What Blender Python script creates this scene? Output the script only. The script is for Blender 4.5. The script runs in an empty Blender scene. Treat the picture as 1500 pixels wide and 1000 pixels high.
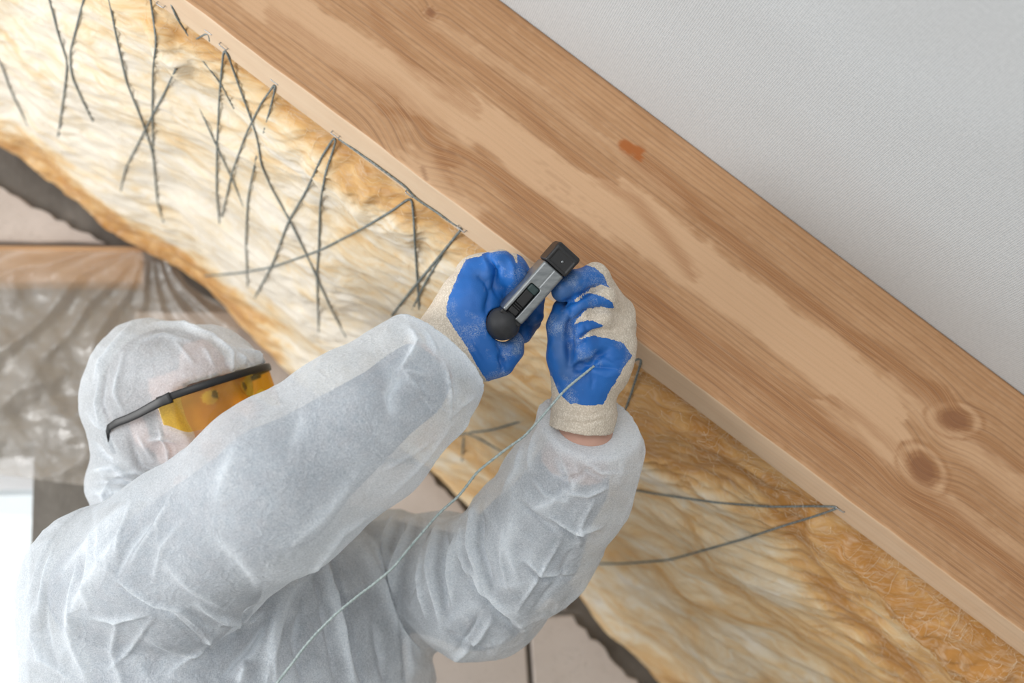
import bpy, bmesh, math, random
import numpy as np
from mathutils import Vector, Matrix
random.seed(7)
SC = bpy.context.scene
COL = SC.collection

# ------------------------------------------------------------------ camera
FPX = 2000.0                                   # focal length for a 1500 px wide frame
ALPHA, PHI, THETA = math.radians(36.97), math.radians(20.0), math.radians(39.0)
DD = np.array([math.cos(THETA), 0, -math.sin(THETA)])     # down the roof slope
NN = np.array([math.sin(THETA), 0, math.cos(THETA)])      # roof normal, up and out
YY = np.array([0.0, 1.0, 0.0])                            # towards the gable wall
FW = math.cos(PHI) * YY + math.sin(PHI) * NN
MM = math.cos(PHI) * NN - math.sin(PHI) * YY
RT = math.cos(ALPHA) * DD + math.sin(ALPHA) * MM
UP = -math.sin(ALPHA) * DD + math.cos(ALPHA) * MM
CAM = np.array([0.0, 0.0, 1.3])
cd = bpy.data.cameras.new('camera')
cam = bpy.data.objects.new('camera', cd)
COL.objects.link(cam)
M = Matrix.Identity(4)
for i in range(3):
    M[i][0], M[i][1], M[i][2], M[i][3] = RT[i], UP[i], -FW[i], CAM[i]
cam.matrix_world = M
cd.sensor_width = 36.0
cd.lens = FPX / 1500.0 * 36.0
cd.clip_start = 0.05
cd.dof.use_dof = True
cd.dof.focus_distance = 1.37
cd.dof.aperture_fstop = 3.2
SC.camera = cam

# ------------------------------------------------------------------ light
W = bpy.data.worlds.new('daylight')
SC.world = W
W.use_nodes = True
bg = W.node_tree.nodes['Background']
bg.inputs[0].default_value = (0.93, 0.97, 1.0, 1)
bg.inputs[1].default_value = 0.86

def area(name, loc, target, sx, sy, power, col):
    l = bpy.data.lights.new(name, 'AREA')
    l.shape = 'RECTANGLE'; l.size = sx; l.size_y = sy; l.energy = power; l.color = col
    o = bpy.data.objects.new(name, l); COL.objects.link(o)
    o.location = loc
    o.rotation_euler = (Vector(target) - Vector(loc)).to_track_quat('-Z', 'Y').to_euler()
    return o
# the attic's other windows: one behind the camera, one low on the left
area('window_light_behind', (-0.9, -2.2, 1.9), (0.3, 1.4, 1.7), 1.6, 1.2, 27, (1.0, 0.975, 0.94))
area('window_light_side', (-2.1, 0.9, 1.25), (0.0, 1.5, 1.75), 1.1, 1.3, 40, (1.0, 0.99, 0.975))
SC.view_settings.view_transform = 'Standard'
SC.view_settings.look = 'None'
SC.view_settings.gamma = 1.0
SC.view_settings.use_curve_mapping = False
SC.view_settings.exposure = 0.14

# ------------------------------------------------------------------ helpers
def ray(px, py):
    px = np.asarray(px, float)[..., None]; py = np.asarray(py, float)[..., None]
    return FW + RT * (px - 750) / FPX + UP * (500 - py) / FPX
def P(px, py, zd):
    """a world point at frame position (px, py) and real distance zd along the view axis"""
    return CAM + np.asarray(zd, float)[..., None] * ray(px, py)
def proj(V):
    r = V - CAM
    z = r @ FW
    return 750 + FPX * (r @ RT) / z, 500 - FPX * (r @ UP) / z, z
def on_y(px, py, y):
    r = ray(px, py)
    return CAM + r * ((y - CAM[1]) / r[..., 1])[..., None]

def hash3(i, j, k, seed):
    h = (i.astype(np.int64) * 73856093) ^ (j.astype(np.int64) * 19349663) ^ (k.astype(np.int64) * 83492791) ^ (seed * 2654435761)
    h = (h ^ (h >> 13)) * 1274126177
    h = h ^ (h >> 16)
    return h & 0xffff
_G = np.random.RandomState(3).normal(size=(65536, 3)).astype(np.float32)
_G /= np.linalg.norm(_G, axis=1)[:, None]
def noise3(p, seed=0):
    p = np.asarray(p, np.float32)
    i = np.floor(p).astype(np.int32); f = p - i
    u = f * f * f * (f * (f * 6 - 15) + 10)
    out = 0
    for dx in (0, 1):
        for dy in (0, 1):
            for dz in (0, 1):
                g = _G[hash3(i[..., 0] + dx, i[..., 1] + dy, i[..., 2] + dz, seed)]
                v = g[..., 0] * (f[..., 0] - dx) + g[..., 1] * (f[..., 1] - dy) + g[..., 2] * (f[..., 2] - dz)
                w = (u[..., 0] if dx else 1 - u[..., 0]) * (u[..., 1] if dy else 1 - u[..., 1]) * (u[..., 2] if dz else 1 - u[..., 2])
                out = out + v * w
    return out * 1.5
def fbm(p, octs=4, seed=0, gain=0.5):
    s = 0; a = 1.0; q = np.asarray(p, np.float32)
    for o in range(octs):
        s = s + a * noise3(q, seed + o); a *= gain; q = q * 2.03 + 11.7
    return s
def smooth(a, b, x):
    t = np.clip((x - a) / (b - a), 0, 1)
    return t * t * (3 - 2 * t)

def seg_dist(px, py, pts):
    """distance of points to a polyline in 2D, and the position along it (0..1)"""
    best = np.full(px.shape, 1e9); pos = np.zeros(px.shape)
    pts = np.asarray(pts, float); n = len(pts) - 1
    for i in range(n):
        a, b = pts[i], pts[i + 1]; ab = b - a
        t = np.clip(((px - a[0]) * ab[0] + (py - a[1]) * ab[1]) / (ab @ ab + 1e-9), 0, 1)
        d = np.hypot(px - a[0] - t * ab[0], py - a[1] - t * ab[1])
        m = d < best
        best = np.where(m, d, best); pos = np.where(m, (i + t) / n, pos)
    return best, pos
def in_poly(px, py, poly):
    poly = np.asarray(poly, float); r = np.zeros(px.shape, bool); j = len(poly) - 1
    for i in range(len(poly)):
        xi, yi = poly[i]; xj, yj = poly[j]
        c = ((yi > py) != (yj > py)) & (px < (xj - xi) * (py - yi) / (yj - yi + 1e-12) + xi)
        r ^= c; j = i
    return r

def mesh_from(name, V, F, mats=None, smooth_=True, parent=None, attrs=None, fmat=None):
    me = bpy.data.meshes.new(name)
    V = np.asarray(V, np.float32)
    if isinstance(F, np.ndarray):
        k = F.shape[1]
        me.vertices.add(len(V)); me.vertices.foreach_set('co', V.ravel())
        me.loops.add(F.size); me.loops.foreach_set('vertex_index', F.ravel().astype(np.int32))
        me.polygons.add(len(F)); me.polygons.foreach_set('loop_start', np.arange(0, F.size, k, dtype=np.int32))
        me.update(calc_edges=True)
    else:
        me.from_pydata([tuple(map(float, v)) for v in V], [], F)
    me.polygons.foreach_set('use_smooth', np.full(len(me.polygons), bool(smooth_)))
    for m in (mats if isinstance(mats, (list, tuple)) else [mats]):
        if m: me.materials.append(m)
    if fmat is not None:
        me.polygons.foreach_set('material_index', np.asarray(fmat, np.int32))
    for k_, (typ, val) in (attrs or {}).items():
        at = me.attributes.new(k_, typ, 'POINT')
        val = np.asarray(val, np.float32)
        at.data.foreach_set({'FLOAT': 'value', 'FLOAT_VECTOR': 'vector', 'FLOAT_COLOR': 'color'}[typ], val.ravel())
    me.update()
    o = bpy.data.objects.new(name, me)
    COL.objects.link(o)
    if parent: o.parent = parent
    return o
def grid_faces(nu, nv, wrap=False):
    """quads of a nu x nv grid (index u*nv+v); wrap closes v"""
    u = np.arange(nu - 1)[:, None]; v = np.arange(nv if wrap else nv - 1)[None, :]
    v2 = (v + 1) % nv
    a = u * nv + v; b = (u + 1) * nv + v; c = (u + 1) * nv + v2; d = u * nv + v2
    return np.stack([a, b, c, d], -1).reshape(-1, 4)
def tag(o, label, cat, group=None, kind=None):
    o['label'] = label; o['category'] = cat
    if group: o['group'] = group
    if kind: o['kind'] = kind
    return o
def empty(name, loc=(0, 0, 0)):
    o = bpy.data.objects.new(name, None); COL.objects.link(o); o.location = loc
    o.empty_display_size = 0.05
    return o
def child(o, parent):
    o.parent = parent
    o.matrix_parent_inverse = Matrix.Translation(parent.location).inverted()
    return o

# ---- node helpers
class NT:
    def __init__(s, name):
        s.m = bpy.data.materials.new(name); s.m.use_nodes = True
        s.t = s.m.node_tree; s.t.nodes.clear()
        s.out = s.n('ShaderNodeOutputMaterial')
    def n(s, typ, **kw):
        nd = s.t.nodes.new(typ)
        for k, v in kw.items():
            if k == 'inp':
                for kk, vv in v.items():
                    sk = nd.inputs[kk]
                    if isinstance(vv, bpy.types.NodeSocket): s.t.links.new(vv, sk)
                    else: sk.default_value = vv
            else: setattr(nd, k, v)
        return nd
    def attr(s, name): return s.n('ShaderNodeAttribute', attribute_name=name)
    def obj(s): return s.n('ShaderNodeTexCoord').outputs['Object']
    def vmul(s, v, sc): return s.n('ShaderNodeVectorMath', operation='MULTIPLY', inp={0: v, 1: sc}).outputs[0]
    def vadd(s, v, w): return s.n('ShaderNodeVectorMath', operation='ADD', inp={0: v, 1: w}).outputs[0]
    def math(s, op, a, b=0.0, c=0.0, clamp=False):
        return s.n('ShaderNodeMath', operation=op, use_clamp=clamp, inp={0: a, 1: b, 2: c}).outputs[0]
    def noise(s, v, scale, detail=3, rough=0.55, dist=0.0, out='Fac'):
        return s.n('ShaderNodeTexNoise', inp={'Vector': v, 'Scale': scale, 'Detail': detail, 'Roughness': rough, 'Distortion': dist}).outputs[out]
    def ramp(s, f, stops):
        r = s.n('ShaderNodeValToRGB', inp={0: f}); e = r.color_ramp.elements
        while len(e) < len(stops): e.new(0.5)
        for k, (p, c) in zip(e, stops):
            k.position = p; k.color = (c, c, c, 1) if isinstance(c, (int, float)) else (*c, 1)
        return r.outputs[0]
    def mix(s, f, a, b, mode='MIX'):
        nd = s.n('ShaderNodeMix', data_type='RGBA', blend_type=mode, clamp_factor=True)
        for i, v in ((0, f), (6, a), (7, b)):
            if isinstance(v, bpy.types.NodeSocket): s.t.links.new(v, nd.inputs[i])
            else: nd.inputs[i].default_value = v if i == 0 else (*v, 1)
        return nd.outputs[2]
    def maprange(s, v, a, b, c=0.0, d=1.0):
        return s.n('ShaderNodeMapRange', inp={0: v, 1: a, 2: b, 3: c, 4: d}).outputs[0]
    def bump(s, h, strength, dist, normal=None):
        b = s.n('ShaderNodeBump', inp={'Height': h, 'Strength': strength, 'Distance': dist})
        if normal: s.t.links.new(normal, b.inputs['Normal'])
        return b.outputs[0]
    def bsdf(s, color, rough=0.6, normal=None, **kw):
        b = s.n('ShaderNodeBsdfPrincipled')
        def put(k, v):
            if isinstance(v, bpy.types.NodeSocket): s.t.links.new(v, b.inputs[k])
            elif k in ('Base Color', 'Emission Color', 'Subsurface Radius') and len(v) == 3 and k != 'Subsurface Radius': b.inputs[k].default_value = (*v, 1)
            else: b.inputs[k].default_value = v
        put('Base Color', color); put('Roughness', rough)
        if normal: put('Normal', normal)
        for k, v in kw.items(): put(k, v)
        return b.outputs[0]
    def done(s, sh):
        s.t.links.new(sh, s.out.inputs[0]); return s.m
def plain(name, color, rough=0.6, nscale=60, var=0.12, bump=0.1, dist=0.001, **kw):
    t = NT(name); o = t.obj()
    f = t.noise(o, nscale, 4)
    c = t.mix(f, tuple(x * (1 - var) for x in color), tuple(min(1, x * (1 + var)) for x in color))
    return t.done(t.bsdf(c, rough, t.bump(t.noise(o, nscale * 3, 3), bump, dist), **kw))

# ------------------------------------------------------------------ dimensions of the roof
DR = 1.33                     # distance of the rafter's near side
RTH, RDEP = 0.055, 0.229      # rafter thickness and depth
HB = 0.5695                   # rafter underside, measured along the roof normal from the lens
WALL = DR + 0.80              # gable wall plane
S0, S1 = -1.15, 1.35          # stretch of roof that is built, along the slope
def RP(s, y, n):
    s, y, n = np.broadcast_arrays(np.asarray(s, float), np.asarray(y, float), np.asarray(n, float))
    return CAM * np.array([1, 0, 1]) + s[..., None] * DD + y[..., None] * YY + n[..., None] * NN
# ================================================================== setting
# ---- floor
t = NT('concrete_screed'); o_ = t.obj()
fl = t.noise(o_, 3, 5)
floor_mat = t.done(t.bsdf(t.ramp(fl, [(0.3, (0.50, 0.47, 0.43)), (0.7, (0.62, 0.59, 0.54))]), 0.8, t.bump(t.noise(o_, 60, 4), 0.2, 0.002)))
fo = mesh_from('floor', [(-3, -3, 0), (3.2, -3, 0), (3.2, WALL + 0.3, 0), (-3, WALL + 0.3, 0), (-3, -3, -0.1), (3.2, -3, -0.1), (3.2, WALL + 0.3, -0.1), (-3, WALL + 0.3, -0.1)],
               [(0, 1, 2, 3), (7, 6, 5, 4), (0, 4, 5, 1), (1, 5, 6, 2), (2, 6, 7, 3), (3, 7, 4, 0)], floor_mat, False)
fo['kind'] = 'structure'

# ---- roofing membrane: the underside of the roof, slightly slack between the rafters
t = NT('roof_membrane')
uv = t.attr('sy').outputs['Vector']
sep = t.n('ShaderNodeSeparateXYZ', inp={0: uv})
PER = 2 * math.pi / 0.0034
wx = t.math('SINE', t.math('MULTIPLY', t.math('ADD', sep.outputs[0], sep.outputs[1]), PER * 0.7))
wy = t.math('SINE', t.math('MULTIPLY', t.math('SUBTRACT', sep.outputs[0], sep.outputs[1]), PER * 0.7))
dots = t.math('MULTIPLY', wx, wy)
big = t.noise(t.vmul(uv, (1.5, 4, 1)), 2.0, 4)
thin = t.noise(uv, 220, 3)
cc = t.mix(t.maprange(dots, -0.6, 0.9), (0.41, 0.43, 0.445), (0.61, 0.63, 0.645))
cc = t.mix(t.maprange(thin, 0.35, 0.7, 0.0, 0.35), cc, (0.65, 0.67, 0.685))
cc = t.mix(t.maprange(big, 0.3, 0.75, 0.0, 0.25), cc, (0.50, 0.52, 0.535))
hh = t.math('ADD', t.math('MULTIPLY', dots, 0.6), t.math('MULTIPLY', thin, 0.6))
memb_mat = t.done(t.bsdf(cc, 0.75, t.bump(hh, 0.25, 0.0006)))
nu, nv = 150, 130
s = np.linspace(S0, S1 + 0.6, nu)[:, None]; y = np.linspace(DR - 2.6, WALL + 0.1, nv)[None, :]
yb = (y - DR)
dn = 0.006 * np.sin(s * 5.0 + yb * 3) * smooth(0, -0.25, yb) + 0.004 * fbm(np.stack(np.broadcast_arrays(s * 4, y * 7, 0 * s), -1), 3, 5) * smooth(0.0, -0.12, yb)
Vm = RP(s, y, HB + RDEP + 0.0008 - dn * smooth(0.0, -0.15, yb))
sy = np.stack(np.broadcast_arrays(s, y, 0 * s), -1)
ce = mesh_from('ceiling', Vm.reshape(-1, 3), grid_faces(nu, nv)[:, ::-1].copy(), memb_mat, True, attrs={'sy': ('FLOAT_VECTOR', sy.reshape(-1, 3))})
ce['kind'] = 'structure'
so = ce.modifiers.new('thickness', 'SOLIDIFY'); so.thickness = 0.004; so.offset = -1

# ---- gable wall: aerated concrete blocks in a bed of mortar, with a window opening at the left
def rake_z(x):                       # underside of the roof deck above x
    return CAM[2] + (HB + RDEP - x * math.sin(THETA)) / math.cos(THETA)
t = NT('grey_mortar'); o_ = t.obj()
mortar_mat = t.done(t.bsdf(t.ramp(t.noise(o_, 14, 5), [(0.3, (0.125, 0.114, 0.100)), (0.7, (0.20, 0.185, 0.165))]), 0.9, t.bump(t.noise(o_, 90, 5), 0.5, 0.004)))
t = NT('aerated_concrete'); o_ = t.obj()
bc = t.ramp(t.noise(o_, 5, 4), [(0.3, (0.52, 0.46, 0.415)), (0.75, (0.66, 0.60, 0.56))])
pores = t.maprange(t.noise(o_, 260, 2), 0.62, 0.72)
gouge = t.maprange(t.noise(t.vmul(o_, (1, 1, 0.45)), 26, 2), 0.70, 0.74)
bc = t.mix(t.math('MULTIPLY', pores, 0.3), bc, (0.40, 0.36, 0.33))
bc = t.mix(t.math('MULTIPLY', gouge, 0.9), bc, (0.16, 0.15, 0.14))
block_mat = t.done(t.bsdf(bc, 0.9, t.bump(t.math('SUBTRACT', 1.0, t.math('ADD', pores, gouge)), 0.5, 0.003)))
pl = on_y(np.array([60.]), np.array([850.]), WALL)[0]
WX0, WX1, WZ0, WZ1 = -1.25, pl[0] - 0.015, 0.75, on_y(np.array([30.]), np.array([600.]), WALL)[0][2] - 0.05
XL, XR = -2.2, 2.4
wv = []; wf = []
def prism(poly, y0, y1):
    b = len(wv); k = len(poly)
    wv.extend([(x, y0, z) for x, z in poly]); wv.extend([(x, y1, z) for x, z in poly])
    wf.append(tuple(range(b, b + k))); wf.append(tuple(range(b + 2 * k - 1, b + k - 1, -1)))
    for i in range(k):
        j = (i + 1) % k
        wf.append((b + j, b + i, b + k + i, b + k + j))
def ztop(x): return min(rake_z(x) + 0.02, 3.0)
XP = (CAM[0] + (HB + RDEP + 0.0 - (3.0 - 1.3) * math.cos(THETA)) / math.sin(THETA))
prism([(XL, 0), (WX0, 0), (WX0, ztop(WX0)), (XL, ztop(XL))], WALL, WALL + 0.24)
prism([(WX0, 0), (WX1, 0), (WX1, WZ0), (WX0, WZ0)], WALL, WALL + 0.24)
prism([(WX0, WZ1), (WX1, WZ1), (WX1, ztop(WX1)), (WX0, ztop(WX0))], WALL, WALL + 0.24)
prism([(WX1, 0), (XR, 0), (XR, max(0.02, ztop(XR))), (WX1, ztop(WX1))], WALL, WALL + 0.24)
gw = mesh_from('wall_gable', wv, wf, mortar_mat, False)
gw['kind'] = 'structure'
# the blocks: each one a piece of the wall, set 10 mm proud of the mortar, its edges chipped,
# cut on the slant below the roof where the bricklayer smeared the rake with mortar
BW, BH, JT = 0.60, 0.25, 0.009
rng = np.random.RandomState(11)
def clip_poly(poly, a, b, c):        # keep a*x+b*z<=c
    out = []
    for i in range(len(poly)):
        p, q = poly[i], poly[(i + 1) % len(poly)]
        dp, dq = a * p[0] + b * p[1] - c, a * q[0] + b * q[1] - c
        if dp <= 0: out.append(p)
        if (dp < 0) != (dq < 0) and abs(dp - dq) > 1e-9:
            k = dp / (dp - dq); out.append((p[0] + k * (q[0] - p[0]), p[1] + k * (q[1] - p[1])))
    return out
pj = on_y(np.array([774.]), np.array([970.]), WALL)[0]       # the joint seen under the far elbow
rows = range(2, 13)
def rake_line(p, q):
    a = on_y(np.array([p[0], q[0]], float), np.array([p[1], q[1]], float), WALL)
    dx, dz = a[1][0] - a[0][0], a[1][2] - a[0][2]
    return (-dz, dx, -dz * a[0][0] + dx * a[0][2])
RAKE_L = rake_line((-40, 250), (140, 350)); RAKE_R = rake_line((815, 880), (935, 1000))
RXM = on_y(np.array([450.]), np.array([700.]), WALL)[0][0]
ZLIN = on_y(np.array([100.]), np.array([362.]), WALL)[0][2]
zj0 = on_y(np.array([830.]), np.array([893.]), WALL)[0][2]   # a bed joint seen right of it
for r_ in rows:
    z0 = zj0 + (r_ - 5) * BH; z1 = z0 + BH - JT
    off = pj[0] if (r_ % 2 == 0) else pj[0] + BW * 0.5
    for c_ in range(-6, 7):
        x0 = off + c_ * BW + JT * 0.5; x1 = x0 + BW - JT
        pcs = [[(x0, z0), (x1, z0), (x1, z1), (x0, z1)]]
        # rake cut, 0.115 below the membrane
        pcs = [clip_poly(p_, *(RAKE_L if (x0 + x1) / 2 < RXM else RAKE_R)) for p_ in pcs]
        if (x0 + x1) / 2 < pj[0] - 0.35: pcs = [clip_poly(p_, 0, -1, -ZLIN - 0.004) for p_ in pcs]      # rendered with mortar around the window
        # window opening
        if z1 > WZ0 and z0 < WZ1 and x1 > WX0 and x0 < WX1:
            q_ = []
            for p_ in pcs:
                if len(p_) < 3: continue
                q_.append(clip_poly(p_, 1, 0, WX0 - 0.01)); q_.append(clip_poly(p_, -1, 0, -WX1 - 0.004))
            pcs = q_
        for p_ in pcs:
            if len(p_) < 3: continue
            xs = [a[0] for a in p_]; zs = [a[1] for a in p_]
            if max(xs) - min(xs) < 0.03 or max(zs) - min(zs) < 0.02: continue
            if max(xs) < -1.9 or min(xs) > 1.3 or max(zs) < 0.35: continue
            # roughen the outline
            ol = []
            for i in range(len(p_)):
                a, b = np.array(p_[i]), np.array(p_[(i + 1) % len(p_)])
                L = np.linalg.norm(b - a)
                if L < 1e-4: continue
                slant = abs((b - a)[0]) > 0.02 and abs((b - a)[1]) > 0.02
                k = max(1, int(L / (0.014 if slant else 0.05)))
                nrm = np.array([-(b - a)[1], (b - a)[0]]) / L
                for q in range(k):
                    pt = a + (b - a) * q / k
                    amp = 0.007 if slant else 0.0016
                    if q or slant: pt = pt + nrm * rng.uniform(-0.2, 1.0) * amp
                    ol.append(pt)
            k = len(ol); cx = np.mean(ol, 0)
            pr = 0.010 + rng.uniform(-0.0015, 0.0015)
            ins = [p - (p - cx) / max(1e-6, np.linalg.norm(p - cx)) * 0.0025 for p in ol]
            V_ = [(p[0], WALL + 0.004, p[1]) for p in ol] + [(p[0], WALL - pr + 0.0025, p[1]) for p in ol] + [(p[0], WALL - pr, p[1]) for p in ins]
            F_ = [tuple(range(2 * k, 3 * k))]
            for i in range(k):
                j = (i + 1) % k
                F_ += [(j, i, k + i, k + j), (k + j, k + i, 2 * k + i, 2 * k + j)]
            mesh_from('block', V_, F_, block_mat, False, parent=gw)

# ---- window in the gable: white frame and a pane
white_pvc = plain('white_pvc', (0.82, 0.83, 0.85), 0.35, 30, 0.03, 0.02)
fr_v, fr_f = [], []
def box_into(vv, ff, x0, x1, y0, y1, z0, z1):
    b = len(vv)
    vv += [(x0, y0, z0), (x1, y0, z0), (x1, y1, z0), (x0, y1, z0), (x0, y0, z1), (x1, y0, z1), (x1, y1, z1), (x0, y1, z1)]
    ff += [tuple(b + i for i in q) for q in ((3, 2, 1, 0), (4, 5, 6, 7), (0, 1, 5, 4), (1, 2, 6, 5), (2, 3, 7, 6), (3, 0, 4, 7))]
yw0, yw1 = WALL + 0.12, WALL + 0.18
fw_ = 0.05
win = empty('window_1', ((WX0 + WX1) / 2, yw0, WZ0)); win['kind'] = 'structure'
for nm, bx in (('window_jamb', (WX0, WX0 + fw_, WZ0, WZ1)), ('window_jamb', (WX1 - 0.012, WX1, WZ0, WZ1)), ('window_head', (WX0 + fw_, WX1 - 0.012, WZ1 - fw_, WZ1)), ('window_sill_rail', (WX0 + fw_, WX1 - 0.012, WZ0, WZ0 + fw_))):
    vv, ff = [], []
    box_into(vv, ff, bx[0], bx[1], yw0, yw1, bx[2], bx[3])
    child(mesh_from(nm, vv, ff, white_pvc, False), win)
t = NT('window_glass')
tr = t.n('ShaderNodeBsdfTransparent', inp={0: (0.96, 0.98, 0.98, 1)}).outputs[0]
gl = t.n('ShaderNodeBsdfGlossy', inp={'Roughness': 0.02}).outputs[0]
gnoise = t.maprange(t.noise(t.obj(), 1.0), 0, 1, 0.03, 0.05)
glass_mat = t.done(t.n('ShaderNodeMixShader', inp={0: gnoise, 1: tr, 2: gl}).outputs[0])
vv, ff = [], []
box_into(vv, ff, WX0 + fw_, WX1 - 0.012, yw0 + 0.025, yw0 + 0.031, WZ0 + fw_, WZ1 - fw_)
child(mesh_from('pane', vv, ff, glass_mat, False), win)
# ================================================================== rafter
t = NT('planed_spruce')
ft = t.attr('feat').outputs['Color']
fs = t.n('ShaderNodeSeparateColor', inp={0: ft})
gv = t.attr('grain').outputs['Vector']         # (s, warped v, y)
gs = t.n('ShaderNodeSeparateXYZ', inp={0: gv})
wob = t.noise(t.vmul(gv, (3, 20, 20)), 1.0, 3)
ph_ = t.math('MULTIPLY_ADD', wob, 0.010, gs.outputs[1])
ring = t.math('SINE', t.math('MULTIPLY', ph_, 2 * math.pi / 0.0062))
ring2 = t.math('SINE', t.math('MULTIPLY', ph_, 2 * math.pi / 0.0171))
fib = t.noise(t.vmul(gv, (14, 900, 900)), 1.0, 3, 0.6)
speck = t.noise(t.vmul(gv, (350, 1100, 1100)), 1.0, 2)
cloud = t.noise(t.vmul(gv, (5, 22, 22)), 1.0, 4, 0.6, 0.6)
col = t.mix(t.maprange(cloud, 0.3, 0.72), (0.41, 0.208, 0.088), (0.55, 0.308, 0.152))
col = t.mix(t.math('MULTIPLY', fs.outputs[1], 1.0), col, (0.635, 0.392, 0.222))
redc = t.mix(t.maprange(fib, 0.3, 0.7), (0.28, 0.108, 0.032), (0.43, 0.195, 0.066))
col = t.mix(fs.outputs[0], col, redc)
ringm = t.math('MULTIPLY', t.maprange(ring, -0.2, 1.0), t.maprange(ring2, -1, 1, 0.35, 1.0))
ringm = t.math('MULTIPLY', ringm, t.math('SUBTRACT', 0.55, t.math('MULTIPLY', fs.outputs[1], 0.45)))
col = t.mix(ringm, col, (0.25, 0.125, 0.062))
col = t.mix(t.maprange(fib, 0.45, 0.75, 0, 0.30), col, (0.72, 0.50, 0.32))
col = t.mix(t.maprange(speck, 0.62, 0.75, 0, 0.35), col, (0.34, 0.19, 0.10))
col = t.mix(fs.outputs[2], col, (0.235, 0.095, 0.040))
col = t.mix(t.attr('sap').outputs['Fac'], col, (0.72, 0.565, 0.405))
resin = t.attr('resin').outputs['Fac']
col = t.mix(resin, col, (0.40, 0.115, 0.018))
hgt = t.math('ADD', t.math('MULTIPLY', ringm, -0.6), t.math('MULTIPLY', fib, 0.5))
wood_mat = t.done(t.bsdf(col, 0.62, t.bump(hgt, 0.35, 0.0007)))

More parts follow.
